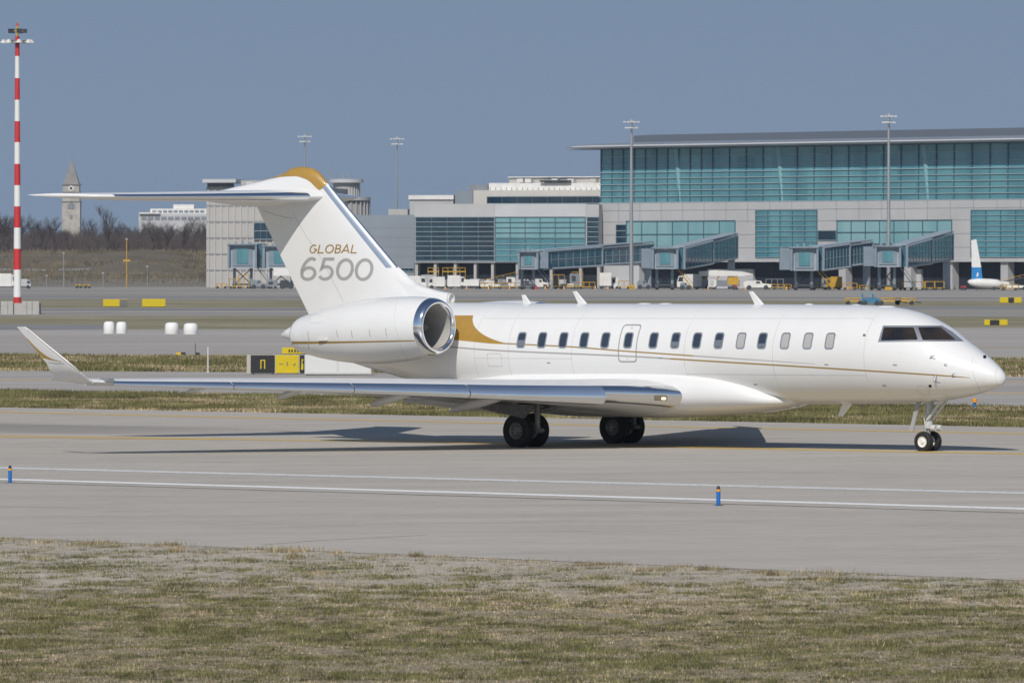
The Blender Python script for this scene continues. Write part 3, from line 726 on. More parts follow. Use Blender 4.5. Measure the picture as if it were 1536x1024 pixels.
g.tube([(12.34, -0.10, 0.84), (12.82, -0.12, 1.36)], 0.04, 10).tube([(12.34, 0.10, 0.84), (12.82, 0.12, 1.36)], 0.04, 10).tube([(12.55, -0.14, 1.06), (12.55, 0.14, 1.06)], 0.025, 8)
g.tube([(12.24, -0.09, 1.3), (12.22, -0.10, 0.9), (12.26, -0.08, 0.5)], 0.013, 6).tube([(12.37, -0.07, 1.3), (12.38, -0.09, 0.9), (12.33, -0.07, 0.45)], 0.011, 6)
g.build('nose_gear_leg', M['steel_white'], JET, smooth=40)
MB().lathe([(12.50, 0.075), (12.60, 0.08), (12.62, 0.07), (12.615, 0.001)], 16, 'x', (0, -0.13, 0.62)).lathe([(12.50, 0.075), (12.60, 0.08), (12.62, 0.07), (12.615, 0.001)], 16, 'x', (0, 0.13, 0.62)).build('taxi_light', M['steel_white'], JET, smooth=40)
for s_ in (-1, 1):
    MB().loft([[(12.25, 0.30*s_, 1.34), (12.10, 0.26*s_, 1.32), (11.90, 0.33*s_, 0.57), (12.03, 0.33*s_, 0.53)], [(12.25, 0.24*s_, 1.34), (12.10, 0.24*s_, 1.32), (11.90, 0.31*s_, 0.57), (12.03, 0.31*s_, 0.53)]]).build('nose_gear_door', mat('gear_door_grey', (0.36, 0.36, 0.36), 0.5, var=0.1), JET)
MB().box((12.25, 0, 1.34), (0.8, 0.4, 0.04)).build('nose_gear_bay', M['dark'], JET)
# ================================================================ GROUND
def ground_mat(name, stops, sc=(0.05, 0.35, 2.2, 14.0), wts=(0.35, 0.3, 0.2, 0.15), rough=0.9, rotz=0.0, stretch=(1, 1, 1), bump=0.3, bscale=25, bdist=0.02, streak=None, spread=1.0, stain=None):
    m = bpy.data.materials.new(name); m.use_nodes = True; nt = m.node_tree; b = nt.nodes['Principled BSDF']
    b.inputs['Roughness'].default_value = rough; b.inputs['Specular IOR Level'].default_value = 0.25
    tc = nt.nodes.new('ShaderNodeTexCoord'); mp = nt.nodes.new('ShaderNodeMapping'); mp.inputs['Rotation'].default_value = (0, 0, rotz); mp.inputs['Scale'].default_value = stretch
    nt.links.new(tc.outputs['Object'], mp.inputs['Vector'])
    acc = None
    for s_, w_ in zip(sc, wts):
        n = nt.nodes.new('ShaderNodeTexNoise'); n.inputs['Scale'].default_value = s_; n.inputs['Detail'].default_value = 3; n.inputs['Roughness'].default_value = 0.6
        nt.links.new(mp.outputs['Vector'], n.inputs['Vector'])
        ml = nt.nodes.new('ShaderNodeMath'); ml.operation = 'MULTIPLY_ADD'; ml.inputs[1].default_value = w_ * spread
        ml.inputs[2].default_value = 0.5 - 0.5 * sum(wts) * spread if acc is None else 0.0
        nt.links.new(n.outputs['Fac'], ml.inputs[0])
        if acc is not None: nt.links.new(acc, ml.inputs[2])
        acc = ml.outputs[0]
    r = ramp_node(nt, stops); nt.links.new(acc, r.inputs['Fac']); colr = r.outputs['Color']
    if streak:   # worn, stained wheel and rubber tracks along the direction of travel
        mp2 = nt.nodes.new('ShaderNodeMapping'); mp2.inputs['Rotation'].default_value = (0, 0, rotz); mp2.inputs['Scale'].default_value = (0.012, 0.5, 1)
        nt.links.new(tc.outputs['Object'], mp2.inputs['Vector'])
        n = nt.nodes.new('ShaderNodeTexNoise'); n.inputs['Scale'].default_value = 1.0; n.inputs['Detail'].default_value = 4; nt.links.new(mp2.outputs['Vector'], n.inputs['Vector'])
        rr = ramp_node(nt, [(0.36, (streak,) * 3), (0.60, (1, 1, 1))]); nt.links.new(n.outputs['Fac'], rr.inputs['Fac'])
        mx = nt.nodes.new('ShaderNodeMix'); mx.data_type = 'RGBA'; mx.blend_type = 'MULTIPLY'; mx.inputs['Factor'].default_value = 1
        nt.links.new(colr, mx.inputs['A']); nt.links.new(rr.outputs['Color'], mx.inputs['B']); colr = mx.outputs['Result']
    if stain:    # old rubber and soot worn into the surface along one wheel path
        A_, B_, hw_ = stain; d_ = (B_ - A_); d_.z = 0; L_ = d_.length; d_.normalize(); n_ = Vector((-d_.y, d_.x, 0))
        def dotn(vec, c):
            q = nt.nodes.new('ShaderNodeVectorMath'); q.operation = 'DOT_PRODUCT'; q.inputs[1].default_value = vec; nt.links.new(tc.outputs['Object'], q.inputs[0])
            s2 = nt.nodes.new('ShaderNodeMath'); s2.operation = 'SUBTRACT'; s2.inputs[1].default_value = c; nt.links.new(q.outputs['Value'], s2.inputs[0]); return s2.outputs[0]
        ab = nt.nodes.new('ShaderNodeMath'); ab.operation = 'ABSOLUTE'; nt.links.new(dotn(n_, A_.dot(n_)), ab.inputs[0])
        m1 = nt.nodes.new('ShaderNodeMapRange'); m1.interpolation_type = 'SMOOTHSTEP'; m1.inputs[1].default_value = hw_; m1.inputs[2].default_value = hw_ * 0.45; nt.links.new(ab.outputs[0], m1.inputs[0])
        m2 = nt.nodes.new('ShaderNodeMapRange'); m2.interpolation_type = 'SMOOTHSTEP'; m2.inputs[1].default_value = L_ * 1.25; m2.inputs[2].default_value = L_ * 0.5; nt.links.new(dotn(d_, A_.dot(d_)), m2.inputs[0])
        mm_ = nt.nodes.new('ShaderNodeMath'); mm_.operation = 'MULTIPLY'; nt.links.new(m1.outputs[0], mm_.inputs[0]); nt.links.new(m2.outputs[0], mm_.inputs[1])
        m3 = nt.nodes.new('ShaderNodeMath'); m3.operation = 'MULTIPLY'; m3.inputs[1].default_value = 0.8; nt.links.new(mm_.outputs[0], m3.inputs[0])
        mx = nt.nodes.new('ShaderNodeMix'); mx.data_type = 'RGBA'; mx.blend_type = 'MULTIPLY'; mx.inputs['B'].default_value = (0.62, 0.62, 0.63, 1); nt.links.new(m3.outputs[0], mx.inputs['Factor']); nt.links.new(colr, mx.inputs['A']); colr = mx.outputs['Result']
    nt.links.new(colr, b.inputs['Base Color'])
    if bump:
        n2 = nt.nodes.new('ShaderNodeTexNoise'); n2.inputs['Scale'].default_value = bscale; n2.inputs['Detail'].default_value = 4; nt.links.new(mp.outputs['Vector'], n2.inputs['Vector'])
        bp = nt.nodes.new('ShaderNodeBump'); bp.inputs['Strength'].default_value = bump; bp.inputs['Distance'].default_value = bdist
        nt.links.new(n2.outputs['Fac'], bp.inputs['Height']); nt.links.new(bp.outputs['Normal'], b.inputs['Normal'])
    return m
ROADROT = R(45)
M['grass_far'] = ground_mat('grass_far', [(0.30, (0.16, 0.155, 0.08)), (0.5, (0.245, 0.22, 0.14)), (0.68, (0.35, 0.31, 0.225))], sc=(0.03, 0.15, 1.0, 8.0), spread=1.6)
M['verge'] = ground_mat('verge_soil', [(0.30, (0.15, 0.13, 0.085)), (0.42, (0.35, 0.31, 0.245)), (0.55, (0.46, 0.41, 0.335)), (0.70, (0.59, 0.53, 0.445))], sc=(0.3, 1.6, 8.0, 30.0), wts=(0.15, 0.2, 0.33, 0.32), spread=2.3, bump=0.8, bscale=40, bdist=0.03)
M['taxi'] = ground_mat('taxiway_asphalt', [(0.25, (0.345, 0.318, 0.278)), (0.5, (0.43, 0.398, 0.352)), (0.75, (0.49, 0.455, 0.405))], sc=(0.06, 0.5, 2.2, 11.0), wts=(0.2, 0.25, 0.25, 0.30), rotz=ROADROT, stretch=(0.45, 1, 1), streak=0.94, bump=0.25, bscale=70, bdist=0.006, spread=1.7, stain=(gnd(-60, 640.5), gnd(330, 648.5), 5.0))
M['taxi_far'] = ground_mat('far_tarmac', [(0.3, (0.32, 0.30, 0.275)), (0.5, (0.39, 0.365, 0.335)), (0.7, (0.44, 0.415, 0.38))], sc=(0.02, 0.1, 0.6, 5.0), rotz=ROADROT, stretch=(0.3, 1, 1), streak=0.85, bump=0, spread=1.5)
M['apron'] = ground_mat('apron_concrete', [(0.3, (0.24, 0.225, 0.205)), (0.5, (0.345, 0.325, 0.295)), (0.7, (0.43, 0.405, 0.37))], sc=(0.008, 0.03, 0.2, 2.0), rotz=ROADROT, stretch=(0.4, 1, 1), streak=0.75, bump=0, spread=1.7)
M['dark_tarmac'] = ground_mat('old_tarmac', [(0.3, (0.19, 0.19, 0.19)), (0.7, (0.27, 0.265, 0.26))], sc=(0.02, 0.1, 0.6, 5.0), bump=0, spread=1.4)

def sheet(name, near, far, m, dz, ext=2.0, nx=40, ny=14, u0=0, u1=1536, kind='structure', yfar=None):
    """a strip of ground between two surveyed lines (rows at the left and right edge of the view), running on past both sides"""
    def line(l): return gnd(u0, l[0]), gnd(u1, l[1])
    a0, a1 = line(near)
    if yfar: b0, b1 = Vector((a0.x * yfar / a0.y, yfar, 0)), Vector((a1.x * yfar / a1.y, yfar, 0))
    else: b0, b1 = line(far)
    vs = []
    for j in range(ny + 1):
        t = j / ny
        for i in range(nx + 1):
            s_ = -ext + (1 + 2 * ext) * i / nx
            p = (a0 + (a1 - a0) * s_) * (1 - t) + (b0 + (b1 - b0) * s_) * t
            vs.append((p.x, p.y, gz(p.x, p.y) + dz))
    fs = [(j*(nx+1)+i, j*(nx+1)+i+1, (j+1)*(nx+1)+i+1, (j+1)*(nx+1)+i) for j in range(ny) for i in range(nx)]
    o_ = MB().add(vs, fs).build(name, m, fix=False); o_['kind'] = kind; return o_

# one base sheet out to the horizon
gx = [-3500, -2200, -1200, -500, -200] + [X0 - 70 + 7 * k for k in range(21)] + [200, 500, 1200, 2200, 3500]
gy = [-200, -50, 0] + list(range(20, 330, 15)) + list(range(330, 535, 8)) + [600, 800, 1100, 1500, 2200, 3000, 4000]
vs = [(x, y, gz(x, y)) for y in gy for x in gx]; n = len(gx)
g_ = MB().add(vs, [(j*n+i, j*n+i+1, (j+1)*n+i+1, (j+1)*n+i) for j in range(len(gy)-1) for i in range(n-1)]).build('ground', M['grass_far'], fix=False); g_['kind'] = 'structure'
# foreground verge soil
a = gnd(0, 807); b = gnd(1536, 871)
EDGE_A, EDGE_D = Vector((a.x, a.y, 0)), (Vector((b.x, b.y, 0)) - Vector((a.x, a.y, 0))).normalized()
def edge_dist(X, Y):   # metres from the pavement edge, positive on the grass (viewer's) side
    return (X - EDGE_A.x) * EDGE_D.y - (Y - EDGE_A.y) * EDGE_D.x
vs = []; 
for j in range(13):
    for i in range(41):
        s_ = -40 + 4.0 * i; p = EDGE_A + EDGE_D * s_ + Vector((EDGE_D.y, -EDGE_D.x, 0)) * (-0.6 + 5.0 * j)
        vs.append((p.x, p.y, gz(p.x, p.y) + 0.004))
g_ = MB().add(vs, [(j*41+i, j*41+i+1, (j+1)*41+i+1, (j+1)*41+i) for j in range(12) for i in range(40)]).build('verge', M['verge'], fix=False); g_['kind'] = 'structure'
# a gravelly margin along the pavement, broader on the left, giving way to brown soil under the grass
_nt = M['verge'].node_tree; _b = _nt.nodes['Principled BSDF']; _old = _b.inputs['Base Color'].links[0].from_socket
_tc = _nt.nodes.new('ShaderNodeTexCoord'); _vn = _nt.nodes.new('ShaderNodeVectorMath'); _vn.operation = 'DOT_PRODUCT'; _vn.inputs[1].default_value = (EDGE_D.y + 0.40, -EDGE_D.x, 0); _nt.links.new(_tc.outputs['Object'], _vn.inputs[0])
_ns = _nt.nodes.new('ShaderNodeTexNoise'); _ns.inputs['Scale'].default_value = 0.9; _ns.inputs['Detail'].default_value = 5; _nt.links.new(_tc.outputs['Object'], _ns.inputs['Vector'])
_ma = _nt.nodes.new('ShaderNodeMath'); _ma.operation = 'MULTIPLY_ADD'; _ma.inputs[1].default_value = 16.0; _nt.links.new(_ns.outputs['Fac'], _ma.inputs[0]); _nt.links.new(_vn.outputs['Value'], _ma.inputs[2])
_c0 = EDGE_A.x * EDGE_D.y - EDGE_A.y * EDGE_D.x
_mr = _nt.nodes.new('ShaderNodeMapRange'); _mr.inputs[1].default_value = _c0 + 8.0 + 7.0; _mr.inputs[2].default_value = _c0 + 8.0 + 11.0; _nt.links.new(_ma.outputs[0], _mr.inputs[0])
_n3 = _nt.nodes.new('ShaderNodeTexNoise'); _n3.inputs['Scale'].default_value = 14.0; _n3.inputs['Detail'].default_value = 6; _n3.inputs['Roughness'].default_value = 0.8; _nt.links.new(_tc.outputs['Object'], _n3.inputs['Vector'])
_r3 = ramp_node(_nt, [(0.36, (0.055, 0.05, 0.028)), (0.47, (0.20, 0.17, 0.105)), (0.60, (0.44, 0.38, 0.28))]); _nt.links.new(_n3.outputs['Fac'], _r3.inputs['Fac'])  # darkest stop paints the shade between blades into the soil colour
_mx = _nt.nodes.new('ShaderNodeMix'); _mx.data_type = 'RGBA'; _nt.links.new(_mr.outputs[0], _mx.inputs['Factor']); _nt.links.new(_old, _mx.inputs['A']); _nt.links.new(_r3.outputs['Color'], _mx.inputs['B']); _nt.links.new(_mx.outputs['Result'], _b.inputs['Base Color'])
sheet('taxiway', (807, 871), (611, 641), M['taxi'], 0.010, 1.5, 60, 30)
sheet('parallel_taxiway', (586.5, 612), (556, 565), M['taxi_far'], 0.010, 1.5, 40, 20)
sheet('runway', (533.5, 540.5), (494.5, 491.5), M['taxi_far'], 0.010, 1.0, 40, 14)
sheet('service_road', (494.4, 494.0), (486, 487), M['dark_tarmac'], 0.014, 0.0, 10, 4, u0=-200, u1=190)
sheet('far_taxiway', (474, 475), (462, 461), M['apron'], 0.012, 0.8, 20, 6)
sheet('apron', (449, 452), None, M['apron'], 0.016, 0.8, 30, 14, yfar=2600)
sheet('apron_road', (446.5, 448.5), (444.5, 446), M['dark_tarmac'], 0.03, 0.3, 20, 2)
sheet('apron_road', (466, 463), (463.5, 459), M['dark_tarmac'], 0.03, 0.3, 20, 2)

# painted lines
def paint_mat(name, col, under, wear=0.5):
    m = bpy.data.materials.new(name); m.use_nodes = True; nt = m.node_tree; b = nt.nodes['Principled BSDF']; b.inputs['Roughness'].default_value = 0.75
    tc = nt.nodes.new('ShaderNodeTexCoord'); n = nt.nodes.new('ShaderNodeTexNoise'); n.inputs['Scale'].default_value = 9.0; n.inputs['Detail'].default_value = 6; n.inputs['Roughness'].default_value = 0.7
    nt.links.new(tc.outputs['Object'], n.inputs['Vector'])
    r = ramp_node(nt, [(0.30 + 0.2 * wear, under), (0.40 + 0.2 * wear, col)]); nt.links.new(n.outputs['Fac'], r.inputs['Fac']); nt.links.new(r.outputs['Color'], b.inputs['Base Color'])
    return m
M['line_white'] = paint_mat('white_marking', (0.80, 0.80, 0.78), (0.5, 0.49, 0.47), 0.25)
M['line_white_worn'] = paint_mat('worn_white_marking', (0.66, 0.66, 0.64), (0.45, 0.44, 0.42), 0.55)
M['line_yellow'] = paint_mat('yellow_marking', (0.62, 0.40, 0.055), (0.44, 0.35, 0.19), 0.45)
M['line_yellow_far'] = paint_mat('far_yellow_marking', (0.60, 0.42, 0.13), (0.45, 0.37, 0.22), 0.5)
M['joint'] = mat('pavement_joint', (0.17, 0.165, 0.155), 0.9, var=0.4, vscale=3)
def gline(name, pts, wpx, m, dz=0.014, ext=1.0):
    """a painted line on the pavement through surveyed points, width in rows of the view"""
    P = []
    for (u, v) in pts: P.append(gnd(u, v))
    wd = wpx
    A = P[0] + (P[0] - P[1]) * ext if ext else P[0]; B = P[-1] + (P[-1] - P[-2]) * ext if ext else P[-1]
    P = [A] + P + [B] if ext else P
    Q = []
    for p, q in zip(P[:-1], P[1:]):
        k = max(2, int((q - p).length / 3))
        Q += [p + (q - p) * (i / k) for i in range(k)]
    Q.append(P[-1])
    vs = []; fs = []
    for i, p in enumerate(Q):
        d = Q[min(i+1, len(Q)-1)] - Q[max(i-1, 0)]; d.z = 0; d.normalize(); nn = Vector((-d.y, d.x, 0)) * wd / 2
        for q in (p + nn, p - nn): vs.append((q.x, q.y, gz(q.x, q.y) + dz))
        if i: fs.append((2*i-2, 2*i-1, 2*i+1, 2*i))
    o_ = MB().add(vs, fs).build(name, m, fix=False); o_['kind'] = 'structure'; return o_
cl = [(-60, 652.6), (0, 653.9), (250, 657.6), (500, 661.4), (750, 665.7), (1000, 670.6), (1250, 675.4), (1536, 681.2), (1700, 684.6)]
gline('centreline', cl, 0.75, M['line_yellow'], ext=0)
gline('centreline', [(-60, 655.6), (0, 656.4), (150, 658.2), (330, 659.6)], 0.4, M['line_yellow'], ext=0)
gline('taxiway_edge_line', [(0, 618.4), (500, 629.6), (1000, 640.2), (1536, 651)], 0.75, M['line_yellow'])
gline('taxiway_line', [(0, 702), (1536, 740)], 0.95, M['line_white_worn'])
gline('taxiway_line', [(0, 719), (1536, 763.5)], 0.72, M['line_white'])
gline('pavement_joint', [(0, 723.8), (1536, 769.8)], 0.14, M['joint'])
gline('pavement_joint', [(-20, 760), (120, 762)], 0.04, M['joint'], ext=0)
gline('pavement_joint', [(395, 817.5), (480, 811), (640, 803)], 0.035, M['joint'], ext=0)
gline('pavement_joint', [(0, 688), (1536, 716)], 0.03, M['joint'])
gline('taxiway_line', [(0, 569.5), (1536, 590.6)], 1.1, M['line_yellow_far'])
gline('taxiway_line', [(700, 563.5), (1536, 573)], 1.0, M['line_yellow_far'], ext=0)
gline('runway_line', [(0, 531.5), (1536, 536)], 1.3, M['line_yellow_far'])
gline('runway_line', [(700, 519), (1536, 521.5)], 1.2, M['line_yellow_far'], ext=0)

# ---------------------------------------------------------------- grass
def vnoise(X, Y, s, seed=0):
    x = X * s + seed * 17.3; y = Y * s + seed * 31.7
    xi = np.floor(x).astype(int); yi = np.floor(y).astype(int); fx_ = x - xi; fy_ = y - yi
    fx_ = fx_ * fx_ * (3 - 2 * fx_); fy_ = fy_ * fy_ * (3 - 2 * fy_)
    def h(i, j):
        k = (i * 374761393 + j * 668265263 + seed * 974711) & 0x7fffffff
        k = ((k ^ (k >> 13)) * 1274126177) & 0x7fffffff
        return ((k ^ (k >> 16)) & 0xffff) / 65535.0
    return (h(xi, yi) * (1-fx_) + h(xi+1, yi) * fx_) * (1-fy_) + (h(xi, yi+1) * (1-fx_) + h(xi+1, yi+1) * fx_) * fy_
def fbm(X, Y, s, seed=0):
    return 0.5 * vnoise(X, Y, s, seed) + 0.3 * vnoise(X, Y, s * 2.3, seed + 1) + 0.2 * vnoise(X, Y, s * 5.1, seed + 2)
gm = bpy.data.materials.new('grass_blades'); gm.use_nodes = True
_nt = gm.node_tree; _b = _nt.nodes['Principled BSDF']; _b.inputs['Roughness'].default_value = 0.7; _b.inputs['Specular IOR Level'].default_value = 0.2
_at = _nt.nodes.new('ShaderNodeAttribute'); _at.attribute_name = 'tint'; _nt.links.new(_at.outputs['Color'], _b.inputs['Base Color'])
gzv = np.vectorize(gz)
def blades(name, X, Y, ln, wd, green, label_kind='stuff', lean=0.6):
    """many single blades in one mesh; green: 0 straw .. 1 green"""
    n = len(X); a = rng.uniform(0, 2*np.pi, n); le = rng.uniform(0.1, lean, n) * ln
    z = gzv(X, Y) + 0.0
    yaw = rng.uniform(-0.9, 0.9, n); ex, ey = np.cos(yaw) * wd / 2, np.sin(yaw) * wd / 2
    V = np.empty((n, 3, 3))
    V[:, 0] = np.stack([X - ex, Y - ey, z], 1); V[:, 1] = np.stack([X + ex, Y + ey, z], 1)
    V[:, 2] = np.stack([X + np.cos(a) * le, Y + np.sin(a) * le, z + np.sqrt(np.maximum(ln**2 - le**2, 1e-6))], 1)
    me = bpy.data.meshes.new(name); me.vertices.add(3*n); me.vertices.foreach_set('co', V.ravel())
    me.loops.add(3*n); me.loops.foreach_set('vertex_index', np.arange(3*n, dtype=np.int32))
    me.polygons.add(n); me.polygons.foreach_set('loop_start', np.arange(0, 3*n, 3, dtype=np.int32))
    c0 = np.array([0.108, 0.112, 0.037]); c1 = np.array([0.44, 0.345, 0.225]); c2 = np.array([0.13, 0.10, 0.055])
    g = np.clip(green, 0, 1)[:, None]; col = c0 * g + c1 * (1 - g)
    br = (rng.uniform(0, 1, n) < 0.25)[:, None] * (1 - g); col = col * (1 - br) + c2 * br  # dark brown on some straw blades paints shade among the clumps
    col *= np.exp(rng.normal(-0.03, 0.32 if wd.mean() < 0.02 else 0.2, n))[:, None] * np.clip(1 + 2.6 * (fbm(X * 0.7, Y, 5.5 if wd.mean() < 0.02 else 1.0, 41) - 0.5), 0.3, 1.7)[:, None]  # uneven brightness puts the self-shadow of clumps into the tint
    rgba = np.ones((n, 3, 4)); rgba[:, :, :3] = col[:, None, :]
    at_ = me.color_attributes.new('tint', 'FLOAT_COLOR', 'POINT'); at_.data.foreach_set('color', rgba.ravel().astype(np.float32))
    me.materials.append(gm); me.update(); me.validate()
    o_ = bpy.data.objects.new(name, me); COL.objects.link(o_); o_['kind'] = label_kind; return o_
def scatter(n, y0, y1, mg=2.0):
    Y = np.sqrt(rng.uniform(y0**2, y1**2, n)); X = rng.uniform(-1, 1, n) * (768 / F * Y + mg); return X, Y
# foreground
X, Y = scatter(900000, 70, 122)
d = edge_dist(X, Y)
patch = fbm(X, Y, 1.5, 3); fine = fbm(X * 0.8, Y, 6.5, 11); big = fbm(X, Y, 0.16, 23)
left = np.clip(0.5 - X / 14.0, 0, 1)
reach = 3.0 + 13.0 * left                               # the bare gravelly margin is broader on the left
cov = np.clip((d - 0.15) / reach, 0, 1) ** 1.1
dens = np.clip(-0.07 + 1.0 * cov + (patch - 0.5) * 2.2 + (fine - 0.5) * 1.8, 0, 1)
dens *= np.clip(1.15 - 0.15 * cov, 0, 1)
keep = (d > 0.02) & (rng.uniform(0, 1, len(X)) < dens ** 1.3)
X, Y, d, patch, fine, big, cov = (q[keep] for q in (X, Y, d, patch, fine, big, cov))
green = np.clip((patch - 0.5) * 5.0 + (fine - 0.5) * 5.0 + (big - 0.5) * 2.2 + 0.42 * cov + 0.36 * np.clip((d - 6) / 14, 0, 1) + rng.normal(0, 0.2, len(X)), 0, 1)
ln = rng.uniform(0.018, 0.055, len(X)) * (0.55 + 0.9 * patch) * (0.75 + 0.4 * green)
tag(blades('grass', X, Y, ln, rng.uniform(0.006, 0.012, len(X)), green * 0.95), 'short dry and green grass in the foreground verge', 'grass')
# dead stems and taller tufts along the pavement edge
tx = []; ty_ = []; tl = []; tg = []
for k in range(150):
    s_ = rng.uniform(-26, 36); off = abs(rng.normal(0, 0.9)) + 0.05 if k < 95 else rng.uniform(1, 22)
    p = EDGE_A + EDGE_D * (s_ + 26) + Vector((EDGE_D.y, -EDGE_D.x, 0)) * off
    q = rng.uniform(0.06, 0.28); m_ = int(rng.integers(60, 220)); hgt = rng.uniform(0.05, 0.13)
    tx.append(p.x + rng.normal(0, q, m_)); ty_.append(p.y + rng.normal(0, q * 1.4, m_)); tl.append(rng.uniform(0.5, 1.1, m_) * hgt); tg.append(np.clip(rng.normal(0.55 if k % 3 else 0.1, 0.2, m_), 0, 1))
X, Y, ln, green = (np.concatenate(q) for q in (tx, ty_, tl, tg))
tag(blades('grass_tufts', X, Y, ln, rng.uniform(0.005, 0.010, len(X)), green, lean=0.75), 'taller grass tufts along the pavement edge', 'grass')
# small stones on the verge
X, Y = scatter(60000, 80, 122); d = edge_dist(X, Y)
keep = (d > 0.05) & (rng.uniform(0, 1, len(X)) < np.exp(-np.maximum(d, 0) / 5.0) * 0.5); X, Y = X[keep], Y[keep]
sv = []; sf = []
for x, y in zip(X[:9000], Y[:9000]):
    s_ = rng.uniform(0.004, 0.011); k = len(sv); z = gz(x, y) + 0.004
    sv += [(x - s_, y, z), (x + s_, y - s_ * .3, z), (x, y + s_, z), (x + s_ * rng.uniform(-.3, .3), y, z + s_ * rng.uniform(0.7, 1.3))]
    sf += [(k, k+1, k+3), (k+1, k+2, k+3), (k+2, k, k+3)]
o_ = MB().add(sv, sf).build('gravel', mat('gravel_stone', (0.38, 0.36, 0.33), 0.9, var=0.4, vscale=4), fix=False); o_['kind'] = 'stuff'; tag(o_, 'pale gravel on the bare verge by the pavement edge', 'gravel')
# the grass islands beyond the taxiway
def island(name, near, far, n, l0, l1, wd, label):
    a0, a1, b0, b1 = gnd(0, near[0]), gnd(1536, near[1]), gnd(0, far[0]), gnd(1536, far[1])
    s_ = rng.uniform(-0.5, 1.5, n); t = rng.uniform(0, 1, n)
    X = (a0.x + (a1.x-a0.x)*s_) * (1-t) + (b0.x + (b1.x-b0.x)*s_) * t; Y = (a0.y + (a1.y-a0.y)*s_) * (1-t) + (b0.y + (b1.y-b0.y)*s_) * t
    patch = fbm(X, Y, 0.22, 5); fine = fbm(X, Y, 0.9, 9)
    green = np.clip(0.98 + (patch - 0.5) * 3.2 + (fine - 0.5) * 2.0 + rng.normal(0, 0.15, n), 0, 1)
    ln = rng.uniform(l0, l1, n) * (0.5 + patch)
    tag(blades(name, X, Y, ln, rng.uniform(wd * 0.7, wd * 1.3, n), green * 0.9), label, 'grass')
island('grass', (611.3, 641.3), (586.3, 611.6), 230000, 0.06, 0.17, 0.03, 'grass island between the taxiway and the parallel taxiway')
island('grass', (556.3, 565.4), (533.2, 540.2), 140000, 0.10, 0.24, 0.06, 'grass island behind the parallel taxiway')
# ================================================================ NEAR THINGS ON THE FIELD
def box_thing(name, loc, label, cat, group=None, rz=0.0): return empty(name, loc, rz, label, cat, group)
M['marker_blue'] = mat('marker_blue', (0.02, 0.16, 0.52), 0.45, var=0.2, vscale=20)
M['marker_orange'] = mat('marker_orange', (0.75, 0.33, 0.03), 0.5)
M['black_paint'] = mat('black_paint', (0.02, 0.021, 0.024), 0.5)
M['yellow_paint'] = mat('yellow_paint', (0.70, 0.46, 0.01), 0.5, var=0.1, vscale=3)
M['sign_yellow'] = mat('sign_yellow', (0.62, 0.47, 0.005), 0.5, var=0.08, vscale=3)
M['lens'] = mat('lens_dark', (0.04, 0.04, 0.05), 0.1, spec=0.7)
for (u, v, lab) in ((15, 724.5, 'blue taxiway edge marker with dark dome at the left by the white line'), (1077.5, 758.5, 'blue taxiway edge marker with dark dome standing below the jet cabin')):
    p = gnd(u, v); e = empty('edge_marker', p, 0, lab, 'marker', 'blue taxiway edge markers')
    MB().lathe([(0.0, 0.11), (0.012, 0.11), (0.02, 0.045)], 20).build('base', M['black_paint'], e, smooth=40)
    MB().lathe([(0.012, 0.044), (0.30, 0.044), (0.305, 0.03)], 20).build('post', M['marker_blue'], e, smooth=40)
    MB().lathe([(0.30, 0.046), (0.345, 0.046), (0.348, 0.03)], 20).build('band', M['marker_orange'], e, smooth=40)
    MB().lathe([(0.345, 0.040), (0.385, 0.038), (0.41, 0.026), (0.42, 0.001)], 20).build('dome', M['lens'], e, smooth=60)
# low light between the grass and the second taxiway on the right
p = gnd(1462, 613); e = empty('edge_light', p, 0, 'small yellow topped edge light on a blue stem beside the grass at the right', 'light')
MB().lathe([(0, 0.05), (0.22, 0.05), (0.225, 0.02)], 12).build('stem', M['marker_blue'], e); MB().lathe([(0.22, 0.08), (0.33, 0.08), (0.36, 0.04), (0.37, 0.001)], 12).build('lamp', M['marker_orange'], e)
for u, v, lab in ((272, 534, 'small yellow and black runway light left of the thin white pole'), (293, 534.5, 'small black runway light next to the thin white pole')):
    p = gnd(u, v); e = empty('runway_light', p, 0, lab, 'light')
    MB().box((0.12, 0, 0.12), (0.24, 0.2, 0.20)).build('housing', M['black_paint'], e)
    if u < 280: MB().box((-0.16, 0, 0.12), (0.26, 0.2, 0.2)).build('lamp', M['yellow_paint'], e)
    else: MB().tube([(0, 0, 0.2), (0, 0, 0.75)], 0.02, 6).build('stem', M['black_paint'], e)
p = gnd(312, 558.5); e = empty('marker_pole', p, 0, 'thin white marker pole in the grass beyond the wing', 'pole')
MB().tube([(0, 0, 0), (0, 0, 1.22)], 0.035, 10).build('pole', M['offwhite'], e); MB().lathe([(0, 0.09), (0.04, 0.08), (0.05, 0.001)], 12).build('foot', M['offwhite'], e)
# guidance sign: black and yellow panels
p = gnd(414, 561.5); s_ = F / p.y
e = empty('guidance_sign', p, 0, 'black and yellow taxiway guidance sign beside the white cabinet', 'sign')
def sx(u): return (u - 414) / s_
hgt = 28.0 / s_
MB().box((sx(413.5), 0.12, 0.05 + hgt / 2), (sx(457) - sx(370), 0.18, hgt)).build('casing', mat('sign_casing', (0.45, 0.42, 0.36), 0.5), e)
for u0, u1, mm in ((376, 412, 'black_paint'), (413.5, 448, 'sign_yellow'), (449.5, 456.5, 'black_paint')):
    MB().box(((sx(u0) + sx(u1)) / 2, 0.015, 0.05 + hgt / 2), (sx(u1) - sx(u0), 0.03, hgt * 0.95)).build('panel', M[mm], e)
def glyph(polys, m, name, par):
    mb = MB()
    for poly in polys: mb.prism([(sx(a), 0.05 + (560.5 - b) / s_) for a, b in poly], -0.008, 0.0, 'y')
    mb.build(name, m, par)
